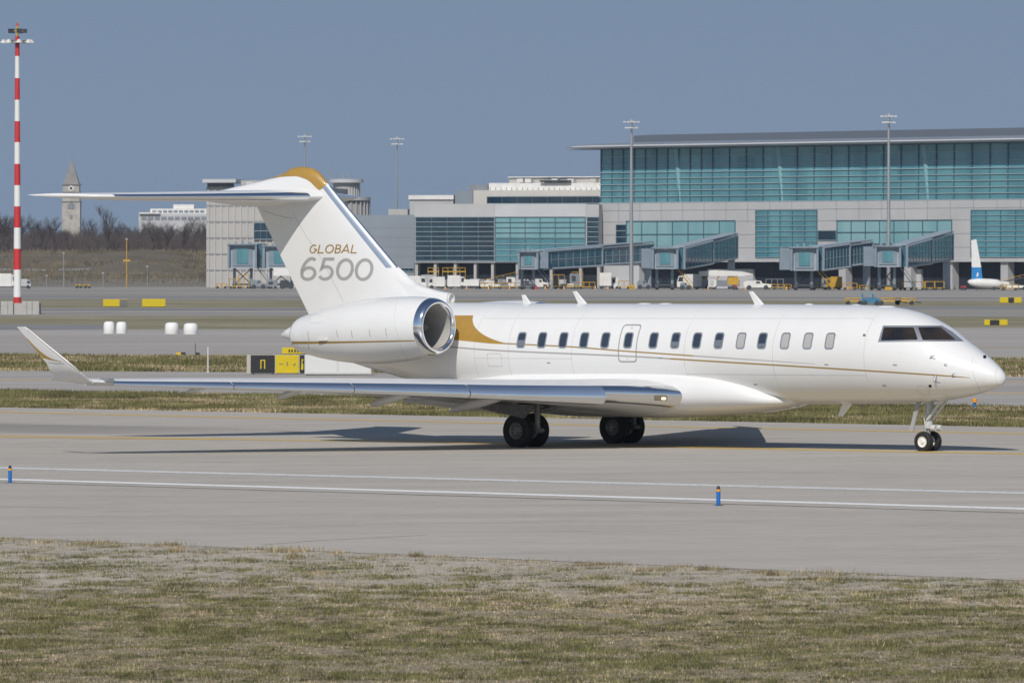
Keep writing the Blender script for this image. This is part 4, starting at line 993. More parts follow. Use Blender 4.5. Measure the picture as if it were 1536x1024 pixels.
glyph([[(390.5, 553.5), (390.5, 540), (397.8, 540), (397.8, 553.5), (396.2, 553.5), (396.2, 541.6), (392.1, 541.6), (392.1, 553.5)]], M['sign_yellow'], 'letter', e)
glyph([[(419, 546), (424, 546), (424, 547.3), (419, 547.3)]], M['gear_dark'], 'worn_mark', e)
glyph([[(430, 543), (431.2, 543), (432, 549), (430.8, 549)]], M['gear_dark'], 'worn_mark', e)
glyph([[(439.5, 548.8), (441, 546), (443.5, 545.6), (442.3, 548.6)]], M['gear_dark'], 'worn_mark', e)
glyph([[(451.5, 555), (452.5, 539), (455, 539), (455.2, 541), (453.8, 541.5), (453.6, 545), (455, 546.5), (454.8, 555)]], M['sign_yellow'], 'letter', e)
for k in (380, 409, 446): MB().tube([(sx(k), 0.12, -0.05), (sx(k), 0.12, 0.08)], 0.04, 8).build('foot', M['gear_dark'], e)
# white cabinet beside it
p = gnd(507, 563); s2 = F / p.y; e = empty('equipment_cabinet', p, 0, 'long white equipment cabinet behind the engine beside the taxiway sign', 'cabinet')
ww, hh = 100 / s2, 29 / s2
MB().box((0, 0.5, 0.06 + hh / 2), (ww, 0.9, hh)).build('casing', mat('cabinet_white', (0.60, 0.61, 0.60), 0.45, var=0.06), e)
MB().box((0, 0.5, 0.03), (ww * 0.98, 0.8, 0.06)).build('plinth', M['gear_dark'], e)
for k in (-0.25, 0.25): MB().box((k * ww, 0.043, 0.06 + hh / 2), (ww * 0.46, 0.02, hh * 0.9)).build('door', mat('cabinet_door', (0.64, 0.65, 0.64), 0.4), e)
# second yellow sign further off
def small_sign(u0, u1, v0, v1, segs, label, vb=None):
    p = gnd((u0 + u1) / 2, vb or v1 + 0.6); s_ = F / p.y; e = empty('guidance_sign', p, 0, label, 'sign')
    zb = (v1 + 0.6 - v1) / s_; hg = (v1 - v0) / s_; um = (u0 + u1) / 2
    MB().box((0, 0.11, zb + hg / 2), ((u1 - u0) / s_ + 0.05, 0.16, hg + 0.04)).build('casing', M['sign_yellow'] if segs[0][2] != 'black_paint' else M['black_paint'], e)
    for a, b, mm in segs:
        MB().box((((a + b) / 2 - um) / s_, 0.0, zb + hg / 2), ((b - a) / s_, 0.05, hg * 0.94)).build('panel', M[mm], e)
    for k in (u0 + 2, u1 - 2): MB().tube([((k - um) / s_, 0.11, -0.05), ((k - um) / s_, 0.11, zb + 0.05)], 0.05, 8).build('foot', M['gear_dark'], e)
    return e
e = small_sign(424, 470, 521.5, 530.5, [(424, 470, 'sign_yellow')], 'low yellow sign behind the black and yellow guidance sign')
s_ = F / e.location.y
for k, a in enumerate((434, 438, 442.5, 446.5, 450)): MB().box(((a - 447) / s_, -0.03, 5.0 / s_), (2.2 / s_, 0.012, 4.2 / s_)).build('letter', M['black_paint'], e)
small_sign(155, 191, 449, 459.5, [(155, 179, 'sign_yellow'), (179.6, 191, 'gear_dark')], 'yellow sign with a dark right panel, left of the pair far behind the winglet')
small_sign(213.5, 248, 448.5, 460, [(213.5, 248, 'sign_yellow')], 'plain yellow sign, right of the pair far behind the winglet')
small_sign(1477, 1511, 479.5, 487.5, [(1477, 1484.5, 'sign_yellow'), (1485, 1499, 'black_paint'), (1499.5, 1511, 'sign_yellow')], 'yellow and black sign on the grass behind the nose of the jet')
small_sign(1500, 1532, 446, 454, [(1500, 1512, 'sign_yellow'), (1512.5, 1521, 'black_paint'), (1521.5, 1532, 'sign_yellow')], 'yellow sign with black middle at the apron edge at the far right')
# white marker blocks
M['marker_white'] = mat('marker_block_white', (0.78, 0.78, 0.77), 0.6)
for k, (u0, u1, v0, v1, lab) in enumerate(((155, 172, 482, 500.5, 'first white marker block from the left, in the pair nearest the mast'), (174, 190.5, 482.5, 500.5, 'second white marker block from the left, beside the first'), (247, 268.5, 483.5, 501, 'third white marker block from the left, a broad one'), (275, 297, 484.5, 501.5, 'rightmost white marker block of the four on the runway'))):
    p = gnd((u0 + u1) / 2, v1); s_ = F / p.y; e = empty('marker_block', p, 0, lab, 'marker', 'white marker blocks beyond the winglet')
    w2, hg = (u1 - u0) / s_ / 2, (v1 - v0) / s_
    MB().lathe([(0, w2 * 0.9), (0.05, w2 * 0.98), (hg * 0.5, w2 * 0.98), (hg * 0.8, w2 * 0.93), (hg * 0.93, w2 * 0.8), (hg, w2 * 0.5), (hg, 0.001)], 20).build('body', M['marker_white'], e, smooth=50)
    MB().lathe([(0, w2 * 1.02), (0.07, w2 * 1.02), (0.08, w2 * 0.9)], 20).build('foot', M['offwhite'], e)

# ================================================================ FAR THINGS
def conc(name, c, **k): return mat(name, c, 0.85, var=0.10, vscale=0.15, **k)
M['cladding'] = conc('grey_cladding', (0.475, 0.475, 0.48)); M['cladding_lt'] = conc('light_cladding', (0.54, 0.545, 0.56)); M['cladding_dk'] = conc('blue_grey_cladding', (0.25, 0.285, 0.325))
M['beige'] = conc('beige_concrete', (0.60, 0.57, 0.52)); M['conc'] = conc('pale_concrete', (0.46, 0.44, 0.415)); M['far_white'] = mat('far_white_paint', (0.78, 0.77, 0.74), 0.6, var=0.12, vscale=0.6)
M['under'] = mat('undercroft_shade', (0.012, 0.018, 0.03), 0.8, var=0.4, vscale=0.2)  # navy near-black stands in for the shade under the buildings
M['mull'] = mat('mullion_light', (0.33, 0.42, 0.45), 0.5, 0.1); M['mull_dk'] = mat('mullion_dark', (0.05, 0.12, 0.16), 0.5, 0.1)
M['steel'] = mat('galvanised_steel', (0.40, 0.41, 0.42), 0.5, 0.5); M['roof_metal'] = mat('roof_metal', (0.46, 0.47, 0.49), 0.38, 0.6, var=0.1, vscale=0.1); M['roof_dark'] = mat('roof_dark', (0.10, 0.12, 0.15), 0.6)
M['eq_yellow'] = mat('equipment_yellow', (0.60, 0.36, 0.03), 0.55, var=0.2, vscale=2); M['eq_grey'] = mat('equipment_grey', (0.25, 0.27, 0.30), 0.55, var=0.2, vscale=1); M['eq_dark'] = mat('equipment_dark', (0.04, 0.05, 0.06), 0.6)
M['red'] = mat('signal_red', (0.58, 0.035, 0.04), 0.5, var=0.1, vscale=0.5); M['blue'] = mat('tail_blue', (0.02, 0.22, 0.55), 0.4); M['mast_white'] = mat('mast_white', (0.76, 0.76, 0.75), 0.5)
def curtain(name, c_lo, c_hi, sx_=5.2, sz_=3.0, rough=0.08, dark=0.42, lo=0.0, hi=15.0):
    """tinted glazing: random pane tones and upright bands put reflections and interior into the colour"""
    m = bpy.data.materials.new(name); m.use_nodes = True; nt = m.node_tree; b = nt.nodes['Principled BSDF']
    b.inputs['Roughness'].default_value = rough; b.inputs['Specular IOR Level'].default_value = 0.5
    tc = nt.nodes.new('ShaderNodeTexCoord'); sp = nt.nodes.new('ShaderNodeSeparateXYZ'); nt.links.new(tc.outputs['Object'], sp.inputs[0])
    def snap(o_, s):
        d = nt.nodes.new('ShaderNodeMath'); d.operation = 'DIVIDE'; d.inputs[1].default_value = s; nt.links.new(o_, d.inputs[0])
        f = nt.nodes.new('ShaderNodeMath'); f.operation = 'FLOOR'; nt.links.new(d.outputs[0], f.inputs[0]); return f.outputs[0]
    cb = nt.nodes.new('ShaderNodeCombineXYZ'); nt.links.new(snap(sp.outputs['X'], sx_), cb.inputs['X']); nt.links.new(snap(sp.outputs['Z'], sz_), cb.inputs['Z'])
    wn = nt.nodes.new('ShaderNodeTexWhiteNoise'); nt.links.new(cb.outputs[0], wn.inputs['Vector'])
    nz = nt.nodes.new('ShaderNodeTexNoise'); nz.inputs['Scale'].default_value = 1.0; nz.inputs['Detail'].default_value = 3
    mp = nt.nodes.new('ShaderNodeMapping'); mp.inputs['Scale'].default_value = (0.16, 0.16, 0.03); nt.links.new(tc.outputs['Object'], mp.inputs['Vector']); nt.links.new(mp.outputs['Vector'], nz.inputs['Vector'])
    ad = nt.nodes.new('ShaderNodeMath'); ad.operation = 'MULTIPLY_ADD'; ad.inputs[1].default_value = dark; nt.links.new(wn.outputs['Value'], ad.inputs[0])
    a2 = nt.nodes.new('ShaderNodeMath'); a2.operation = 'MULTIPLY_ADD'; a2.inputs[1].default_value = 1.6; a2.inputs[2].default_value = -0.45 - dark / 2; nt.links.new(nz.outputs['Fac'], a2.inputs[0]); nt.links.new(a2.outputs[0], ad.inputs[2])
    r = ramp_node(nt, [(0.0, c_hi), (1.0, c_lo)]); nt.links.new(ad.outputs[0], r.inputs['Fac']); nt.links.new(r.outputs['Color'], b.inputs['Base Color'])
    MATS[name] = m; return m
M['teal'] = curtain('teal_glazing', (0.13, 0.33, 0.37), (0.06, 0.19, 0.24)); M['teal_hi'] = curtain('brightened_teal_glazing', (0.17, 0.42, 0.49), (0.065, 0.22, 0.30)); M['teal_lt'] = curtain('light_teal_glazing', (0.28, 0.46, 0.48), (0.15, 0.32, 0.36), dark=0.25)  # upper teal is brightened in colour against the shade of the roof overhang
M['glass_dk'] = curtain('dark_glazing', (0.016, 0.055, 0.09), (0.006, 0.022, 0.045), 3.0, 1.5)

class Frame:
    """a building front: local x along the front, y into the building, z up"""
    def __init__(s, A, B):
        s.A = Vector((A[0], A[1], 0)); d = Vector((B[0] - A[0], B[1] - A[1], 0)); s.u = d.normalized(); s.rz = math.atan2(d.y, d.x); s.n = Vector((s.u.y, -s.u.x, 0))   # n: outward
    def loc(s, u, v=None, off=0.0):
        t = (u - 768) / F; c = s.A.dot(s.n) + off; Y = c / (t * s.n.x + s.n.y); P = Vector((t * Y, Y, 0))
        a = (P - s.A).dot(s.u)
        return a if v is None else (a, H - (v - YH) / F * Y)
    def rect(s, u0, u1, v0, v1, off=0.0, vref=None):
        a0, z0 = s.loc(u0, v1, off); a1, _ = s.loc(u1, v1, off); z1 = s.loc(u0, v0, off)[1]
        return a0, a1, z0, z1
def grid_bars(a0, a1, z0, z1, xs_, zs_, w, y, d=0.15):
    mb = MB()
    for x in xs_:
        if a0 < x < a1: mb.box((x, y, (z0 + z1) / 2), (w, d, z1 - z0))
    for z in zs_:
        if z0 < z < z1: mb.box(((a0 + a1) / 2, y - 0.02, z), (a1 - a0, d, w))
    return mb
def pane(fr, par, u0, u1, v0, v1, m, name='window', nx=4, nz=4, barw=0.18, dark=False, off=0.06, mm=None):
    a0, a1, z0, z1 = fr.rect(u0, u1, v0, v1)
    w_ = MB().span((a0, -off, z0), (a1, 0.2, z1)).build(name, M[m], par)
    grid_bars(a0 - 0.01, a1 + 0.01, z0 - 0.01, z1 + 0.01, [a0 + (a1 - a0) * k / nx for k in range(nx + 1)], [z0, z1], barw, -off - 0.05).build('mullion_grid', M['mull_dk'], w_)
    grid_bars(a0 - 0.01, a1 + 0.01, z0 - 0.01, z1 + 0.01, [], [z0 + (z1 - z0) * k / nz for k in range(nz + 1)], 0.11 if nz > 5 else 0.13, -off - 0.08).build('glazing_rail', M['mull_dk' if dark else 'mull'], w_)
    return w_

# ---- main terminal
A_ = at(899, 400, 1457); B_ = at(1536, 400, 1373)
TF = Frame(A_, B_)
T = empty('terminal_building', TF.A, TF.rz, 'large airport terminal with a teal glass front under a wide flat silver roof', 'terminal')
aR = TF.loc(1536) + 110
zg0, zg1, ze = 19.6, 31.9, 32.05
MB().span((0, 0, 6.2), (aR, 60, zg0)).build('wall', M['cladding'], T)
# joints in the cladding
jb = MB()
for x in np.arange(6, aR, 6.5): jb.box((x, -0.012, 17.2), (0.10, 0.03, 4.6))
for z in (9.2, 12.2, 15.2, 17.8): jb.box((aR / 2, -0.012, z), (aR, 0.03, 0.10))
jb.build('cladding_joints', M['eq_grey'], T)
MB().span((0.3, 0.3, zg0), (aR, 59, ze)).build('glass_front', M['teal_hi'], T)
gl = MB().span((0.25, 0.18, zg0), (aR, 0.296, zg0 + 6.6)).build('lower_glazing', M['teal'], T)
xs_ = [0.4 + 3.4 * k for k in range(11)]; xs_ += list(np.arange(xs_[-1] + 5.0, aR, 5.0))
mb = MB()
for x in xs_: mb.box((x, 0.14, (zg0 + ze) / 2), (0.2, 0.24, ze - zg0))
mb.build('mullion_grid', M['mull_dk'], T)
mb = MB()
for k in range(6): mb.box((aR / 2, 0.04, zg0 + 0.05 + 1.38 * k), (aR, 0.2, 0.15))
for z in (28.2, 30.2): mb.box((aR / 2, 0.06, z), (aR, 0.16, 0.08))
mb.build('glazing_rail', M['mull'], T)
for x in (24.5, 55, 97, 140): MB().tube([(x, 0.6, zg0), (x - 1.1, 0.6, ze)], [0.5, 0.9], 10).build('column', mat('column_behind_glass', (0.20, 0.40, 0.44), 0.4), T)
# roof with a rounded silver edge, and the raised dark roof behind it
prof = [(0.0, 31.95), (-2.8, 32.0), (-4.3, 32.12), (-4.7, 32.4), (-4.4, 32.75), (-3.2, 33.05), (0, 33.35), (10, 33.75), (30, 34.0), (62, 34.0), (62, 31.95)]
rr = []
for a, k in ((-8.6, 0.05), (-7.5, 0.45), (-5.0, 0.72), (0.0, 0.95), (8.0, 1.0), (aR + 4, 1.0)):
    rr.append([(a, y * (1 if y > 0 else (0.35 + 0.65 * k)), 32.4 + (z - 32.4) * k) for y, z in prof])
MB().loft(rr).build('roof', M['roof_metal'], T, smooth=40)
a0 = TF.loc(914); MB().loft([[(a, 14 + q, z) for q, z in ((0, 33.5), (0, zt), (40, zt), (40, 33.5))] for a, zt in ((a0 - 5, 35.35), (a0 + 1.5, 35.5), (aR, 35.6))]).build('upper_roof', M['roof_dark'], T)
MB().span((-6.5, -2.8, 31.86), (aR, 0.16, 31.93)).build('soffit', M['roof_dark'], T)
MB().tube([(-7.2, -2.6, 32.42), (-4.5, -4.0, 32.52), (0, -4.66, 32.58), (aR + 3, -4.72, 32.6)], [0.08, 0.14, 0.17, 0.17], 8).build('fascia', mat('fascia_bright', (0.78, 0.78, 0.78), 0.35, 0.3), T)
# undercroft: a solid block with its shade put into the near-black colour
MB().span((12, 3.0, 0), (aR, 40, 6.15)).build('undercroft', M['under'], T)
MB().span((0.0, 0.4, 0), (11.9, 40, 6.15)).build('ground_floor_wall', M['cladding_lt'], T)
MB().span((0.5, -0.35, 6.0), (aR, 2.98, 6.6)).build('ledge', M['cladding'], T)
for u in (1262, 1360, 1422, 1505, 1560): 
    a = TF.loc(u); MB().span((a - 1.0, 0.3, 0), (a + 1.0, 2.6, 6.0)).build('pillar', M['cladding'], T)
for u0, u1 in ((1052, 1120), (1350, 1372)):
    a0, a1 = TF.loc(u0), TF.loc(u1); MB().span((a0, 2.2, 0), (a1, 2.95, 4.4)).build('ground_floor_wall', M['cladding_lt'], T)
pane(TF, T, 940, 1103, 332, 391, 'teal_lt', nx=7, nz=3, dark=True)
pane(TF, T, 925, 939.5, 337, 365, 'glass_dk', nx=1, nz=3)
pane(TF, T, 1134, 1226, 315.5, 386, 'teal', nx=5, nz=9)
pane(TF, T, 1228, 1254, 346, 360.5, 'glass_dk', nx=1, nz=1)
pane(TF, T, 1256, 1428, 331, 366, 'teal_lt', nx=8, nz=2, dark=True)
pane(TF, T, 1457, 1660, 315, 385.5, 'teal', nx=9, nz=9)
# ---- pier with two big window fields, left of the terminal
PF = Frame(at(560, 400, 1462), at(898.6, 400, 1452))
P_ = empty('pier_building', PF.A, PF.rz, 'low grey pier with dark blue and teal window fields beside the terminal', 'building')
def seg(fr, par, name, u0, u1, v0, v1, m, dep=40, off=0.0, front=0.0):
    a0, a1, z0, z1 = fr.rect(u0, u1, v0, v1); return MB().span((a0, -front, max(0, z0)), (a1, dep, z1)).build(name, M[m], par)
seg(PF, P_, 'wall', 622.2, 898.4, 307, 394, 'cladding', 40)
seg(PF, P_, 'parapet', 622, 742, 306, 325.5, 'cladding', 1, front=0.15); seg(PF, P_, 'parapet', 742.3, 879, 306, 325.5, 'cladding_lt', 1, front=0.18)
pane(PF, P_, 624, 741, 325.8, 391, 'glass_dk', nx=5, nz=9, mm='mull'); pane(PF, P_, 743, 878, 325.8, 357, 'teal_lt', nx=6, nz=4, dark=True); pane(PF, P_, 743, 878, 357.2, 392, 'teal', nx=6, nz=4)
pane(PF, P_, 881, 898, 325.8, 370, 'glass_dk', nx=1, nz=6)
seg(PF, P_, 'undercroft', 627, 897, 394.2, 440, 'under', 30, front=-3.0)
for u in (624, 652, 682, 712, 738, 775, 826, 870, 897): seg(PF, P_, 'pillar', u - 2, u + 2, 394.1, 440, 'conc', 3.0, front=-0.5)
# ---- plain blue grey hall
HF = Frame(at(540, 400, 1478), at(622, 400, 1475))
Hh = empty('cargo_hall', HF.A, HF.rz, 'plain blue grey windowless hall right of the tail fin', 'building')
seg(HF, Hh, 'wall', 470, 621.8, 322.5, 440, 'cladding_dk', 40)
jb = MB(); a0, a1 = HF.loc(470), HF.loc(621.8)
for z in np.arange(3, 16, 2.2): jb.box(((a0 + a1) / 2, -0.012, z), (a1 - a0, 0.03, 0.1))
jb.build('cladding_joints', M['eq_grey'], Hh)
pane(HF, Hh, 600, 620, 402, 407, 'glass_dk', nx=3, nz=1)
seg(HF, Hh, 'roof_unit', 573, 602, 313.5, 322.4, 'conc', 8, front=-6)
# ---- white block and stepped offices behind the pier
BF_ = Frame(at(600, 400, 1560), at(900, 400, 1545))
W_ = empty('roof_block', BF_.A, BF_.rz, 'white topped grey block standing behind the pier', 'building')
seg(BF_, W_, 'wall', 614.5, 680, 299.5, 440, 'cladding', 20); seg(BF_, W_, 'parapet', 613.5, 681, 293, 299.4, 'far_white', 21, front=0.4)
O_ = empty('office_building', BF_.A, BF_.rz, 'stepped beige and white office building behind the pier with cluttered roof', 'building')
seg(BF_, O_, 'wall', 710, 935, 285.5, 440, 'beige', 30); seg(BF_, O_, 'side_block', 683, 709.7, 286, 440, 'cladding_dk', 24, front=0.3)
pane(BF_, O_, 731, 935, 295, 305.5, 'glass_dk', nx=9, nz=1)
seg(BF_, O_, 'upper_floor', 728, 935, 274.5, 285.3, 'far_white', 25, front=-3); seg(BF_, O_, 'plant_room', 753, 935, 266.3, 274.3, 'conc', 20, front=-6); seg(BF_, O_, 'terrace', 699, 727.5, 277, 285.3, 'eq_grey', 12, front=-2)
for u in (770, 782, 822, 846, 880): seg(BF_, O_, 'roof_unit', u, u + 9, 268, 273.4, 'far_white' if u % 4 else 'beige', 3, front=-5.2)
seg(BF_, O_, 'roof_window', 806, 852, 270.2, 273, 'eq_dark', 2, front=-5.7); seg(BF_, O_, 'roof_edge', 752, 935, 264.8, 266.1, 'far_white', 21, front=-5.5)
for k in range(24):
    u = 735 + k * 8; seg(BF_, O_, 'railing', u, u + 0.7, 281.5, 285.3, 'eq_grey', 0.2, front=0.0)
# ---- round stair tower
def cyl(par, name, u0, u1, v0, v1, Y, m, n=28, ox=0):
    s_ = F / Y; zt, zb = H - (v0 - YH) / s_, H - (v1 - YH) / s_; r = (u1 - u0) / 2 / s_; cx = ((u0 + u1) / 2 - 768) / s_ - par.location.x
    return MB().lathe([(zb, 0.001), (zb, r), (zt, r), (zt, 0.001)], n, 'z', (cx, 0, 0)).build(name, M[m], par, smooth=40)
Yt = 1540; St = empty('round_tower', ((520 - 768) / F * Yt, Yt, 0), 0, 'round grey tower with two flat ring roofs and antennas behind the tail fin', 'tower')
cyl(St, 'lower_drum', 484, 552, 301, 438, Yt, 'conc'); cyl(St, 'ring_roof', 478, 556, 296, 301, Yt, 'cladding'); cyl(St, 'upper_drum', 500, 538, 274.5, 296, Yt, 'conc'); cyl(St, 'cap_roof', 493, 545, 269, 274.3, Yt, 'cladding_lt')
rb = MB()
for k in range(28):
    a = 2 * math.pi * k / 28; rb.tube([(3.15 * math.cos(a), 3.15 * math.sin(a), 21.9), (3.15 * math.cos(a), 3.15 * math.sin(a), 25.3)], 0.16, 5)
    rb.tube([(5.6 * math.cos(a), 5.6 * math.sin(a), 0), (5.6 * math.cos(a), 5.6 * math.sin(a), 21.0)], 0.2, 5)
rb.build('ribs', M['cladding'], St)
for u, v0, r in ((497, 244, 0.14), (513, 258, 0.12), (516, 262, 0.18), (523, 260, 0.1)):
    s_ = F / Yt; MB().tube([((u - 520) / s_, 0, 26), ((u - 520) / s_, 0, H - (v0 - YH) / s_)], r, 6).build('antenna', M['steel'], St)
# ---- ribbed hall with the lookout roof, left of the fin
LF = Frame(at(309, 400, 1490), at(480, 400, 1486))
L_ = empty('ribbed_hall', LF.A, LF.rz, 'pale ribbed concrete hall with a flat lookout roof left of the tail fin', 'building')
seg(LF, L_, 'wall', 309.5, 478, 281, 440, 'conc', 40)
rb = MB(); aL = LF.loc(478)
for x in np.arange(0.6, aL, 1.55): rb.box((x, -0.12, 11.6), (0.35, 0.26, 23.0))
rb.build('ribs', M['cladding'], L_)
jb = MB()
for z in (4.2, 8.0, 11.8, 15.6, 19.4): jb.box((aL / 2, -0.27, z), (aL, 0.05, 0.14))
jb.build('floor_joints', M['eq_grey'], L_)
pane(LF, L_, 312, 351, 274.3, 281, 'glass_dk', name='lookout_window', nx=6, nz=1, off=0.4); seg(LF, L_, 'lookout_roof', 306, 356, 269, 274.2, 'cladding_lt', 14, front=2.0)
seg(LF, L_, 'roof', 356.2, 420, 270.5, 280.8, 'cladding', 20, front=-4); pane(LF, L_, 382, 410, 334, 359, 'glass_dk', nx=3, nz=2, off=0.45)
# ---- office and church far off
Yo = 2250; Wo = empty('white_office', ((258 - 768) / F * Yo, Yo, 0), 0, 'low white office block showing above the bare trees left of the ribbed hall', 'building')
def fb(par, name, u0, u1, v0, v1, m, dep=20, dy=0.0):
    Y = par.location.y; s_ = F / Y
    return MB().span(((u0 - 768) / s_ - par.location.x, dy, H - (v1 - YH) / s_ - par.location.z), ((u1 - 768) / s_ - par.location.x, dy + dep, H - (v0 - YH) / s_ - par.location.z)).build(name, M[m], par)
fb(Wo, 'wall', 208, 312, 321, 420, 'cladding_lt'); fb(Wo, 'upper_floor', 225, 312, 313, 320.8, 'far_white', 16, 2); fb(Wo, 'roof_room', 259, 290, 306.5, 312.8, 'far_white', 10, 4)
for u in range(228, 308, 8): fb(Wo, 'window', u, u + 6, 315.5, 319, 'eq_grey', 0.4, 1.85)
for u in range(212, 308, 10): fb(Wo, 'window', u, u + 8, 325, 330, 'eq_grey', 0.4, -0.15)
fb(Wo, 'canopy', 209, 240, 318.6, 320.8, 'far_white', 3, -1.0)
Yc = 2300; Ct = empty('church_tower', ((106.5 - 768) / F * Yc, Yc, 0), 0, 'old stone church tower with a pointed spire on the skyline at the left', 'tower')
s_ = F / Yc
def zz(v): return H - (v - YH) / s_
M['old_stone'] = mat('old_stone', (0.50, 0.475, 0.43), 0.9, var=0.25, vscale=0.5); M['spire'] = mat('spire_slate', (0.27, 0.26, 0.255), 0.85, var=0.2, vscale=0.6)
hw = 13.6 / s_
MB().span((-hw, 0, 0), (hw, 2 * hw, zz(302))).build('shaft', M['old_stone'], Ct); MB().span((-hw * 0.93, hw * 0.07, zz(302)), (hw * 0.93, 1.93 * hw, zz(289))).build('belfry', M['old_stone'], Ct)
MB().span((-hw * 1.08, -hw * 0.08, zz(303)), (hw * 1.08, hw * 2.08, zz(301.6))).build('cornice', M['spire'], Ct); MB().span((-hw * 0.98, 0.0, zz(289)), (hw * 0.98, 2 * hw, zz(287.6))).build('cornice', M['spire'], Ct)
MB().span((-hw * 0.9, hw * 0.1, zz(287.6)), (hw * 0.9, hw * 1.9, zz(277.5))).build('clock_stage', M['old_stone'], Ct); MB().span((-hw * 1.02, -hw * .02, zz(277.5)), (hw * 1.02, hw * 2.02, zz(276))).build('cornice', M['spire'], Ct)
MB().loft([[(sx_ * k + 0, hw + sy_ * k, z) for sx_, sy_ in ((-1, -1), (1, -1), (1, 1), (-1, 1))] for k, z in ((hw * 0.86, zz(276)), (hw * 0.42, zz(256)), (0.06, zz(239)))]).build('spire', M['spire'], Ct)
MB().tube([(0, hw, zz(240)), (0, hw, zz(235))], 0.12, 6).build('finial', M['spire'], Ct)
MB().lathe([(-0.15, 0.001), (-0.15, 1.0), (0.3, 1.0)], 20, 'y', (0, hw * 0.1, zz(282.5))).build('clock_face', M['far_white'], Ct); MB().lathe([(-0.2, 0.001), (-0.2, 0.5), (0.1, 0.5)], 16, 'y', (0, hw * 0.1, zz(282.5))).build('clock_centre', M['eq_dark'], Ct)
for x, v0, v1, w_ in ((0, 304, 313, 0.55), (-0.9, 306, 313, 0.3), (0.9, 306, 313, 0.3), (0, 322, 328, 0.5)): MB().span((x - w_, -0.15, zz(v1)), (x + w_, 0.4, zz(v0))).build('window', M['eq_grey'], Ct)
# ---- grassy embankment and terrain behind the apron at the left
M['bank'] = ground_mat('dry_bank', [(0.3, (0.085, 0.072, 0.050)), (0.5, (0.15, 0.125, 0.088)), (0.7, (0.24, 0.205, 0.15))], sc=(0.01, 0.05, 0.25, 1.5), stretch=(0.25, 1, 1), bump=0, spread=1.7)
M['bank_path'] = ground_mat('bank_path', [(0.3, (0.25, 0.235, 0.205)), (0.7, (0.34, 0.32, 0.29))], sc=(0.02, 0.1, 0.5, 3.0), bump=0)
prof = [(1545, -0.3), (1560, 0.15), (1600, 1.6), (1640, 3.9), (1655, 4.4), (1668, 5.1), (1690, 8.0), (1705, 8.8), (1760, 9.3), (2000, 9.6), (2600, 9.0), (3500, 4)]
bx_ = [-1500, -900, -600, -420] + list(range(-330, -70, 10)) + [-60, -45, -30]
vs = []
for x in bx_:
    for (y, z) in prof:
        k = 1.0 if x < -95 else max(0.0, (-30 - x) / 65.0)
        vs.append((x, y, -0.3 + (z + 0.3) * k + (0.5 * math.sin(x * 0.05) + 0.35 * math.sin(x * 0.13 + 1)) * (1 if 3 < z < 9.4 else 0) * k))
n = len(prof); g_ = MB().add(vs, [(i*n+j, (i+1)*n+j, (i+1)*n+j+1, i*n+j+1) for i in range(len(bx_)-1) for j in range(n-1)]).build('embankment', M['bank'], smooth=60); g_['kind'] = 'structure'
vs = []
for x in range(-330, -100, 10):
    for y in (1641.5, 1654.0):
        t = (y - 1640) / 15; vs.append((x, y, 3.9 + 0.5 * t + 0.06 + (0.5 * math.sin(x * 0.05) + 0.35 * math.sin(x * 0.13 + 1))))
g_ = MB().add(vs, [(2*i, 2*i+2, 2*i+3, 2*i+1) for i in range(22)]).build('bank_path', M['bank_path'], smooth=60); g_['kind'] = 'structure'
g_ = MB().span((-3400, 2850, -1), (3400, 3900, 14.5)).build('far_hills', mat('far_wood_ground', (0.12, 0.13, 0.13), 0.95, var=0.3, vscale=0.02)); g_['kind'] = 'structure'

# ---- bare winter trees on the embankment
M['bark'] = mat('bare_bark', (0.075, 0.062, 0.055), 0.9, var=0.35, vscale=0.8); M['twig'] = mat('bare_twigs', (0.088, 0.070, 0.065), 0.9, var=0.3, vscale=0.5)
def bare_tree_mesh(hgt, seed, spread=0.5, slim=1.0):
    rd = random.Random(seed); tr = MB(); cr = MB()
    def limb(p, d, l, r, lev):
        pts = [p]; q = p.copy(); dd = d.copy()
        for k in range(3):
            dd = (dd + Vector((rd.uniform(-.2, .2), rd.uniform(-.2, .2), rd.uniform(-.02, .18)))).normalized(); q = q + dd * l / 3; pts.append(q.copy())
        (tr if lev < 2 else cr).tube(pts, [r, r * .85, r * .7, r * .5], 3 if lev > 1 else 6, caps=False)
        if lev < 4:
            for _ in range({0: 8, 1: 6, 2: 5, 3: 5}[lev]):
                t = rd.uniform(0.3 if lev else 0.3, 1); i = min(2, int(t * 3)); b = pts[i] + (pts[i+1] - pts[i]) * (t * 3 - i)
                a = rd.uniform(0, 2*math.pi); ax = Vector((math.cos(a), math.sin(a), 0))
                nd = (dd * rd.uniform(0.5, 1.0) + ax * rd.uniform(0.5, 1.0) * spread * 1.7 + Vector((0, 0, 0.25))).normalized()
                limb(b, nd, l * rd.uniform(0.42, 0.66) * (slim if lev == 0 else 1), r * 0.42 if lev else r * 0.45, lev + 1)
    limb(Vector((0, 0, 0)), Vector((0, 0, 1)), hgt * 0.62, hgt * 0.022, 0)
    return tr, cr
protos = []
for k, (h, sp, sl) in enumerate(((10.5, 0.55, 1.0), (9.0, 0.7, 1.0), (12.0, 0.4, 0.8), (8.0, 0.6, 1.1))):
    tr, cr = bare_tree_mesh(h, 40 + k, sp, sl)
    e = empty('bare_tree', (0, 0, 0), 0); tr.build('trunk', M['bark'], e, fix=False); cr.build('crown', M['twig'], e, fix=False); protos.append(e)
TG = 'bare trees in the wood on the embankment'
tl_ = 'bare brown winter tree in the wood on the embankment at the left'
spots = [(random.uniform(-30, 318), random.uniform(1730, 1900), random.choice((0, 1, 3))) for _ in range(74)]
more_ = [(random.uniform(-260, -30), random.uniform(1730, 1900), random.choice((0, 1, 3))) for _ in range(40)]
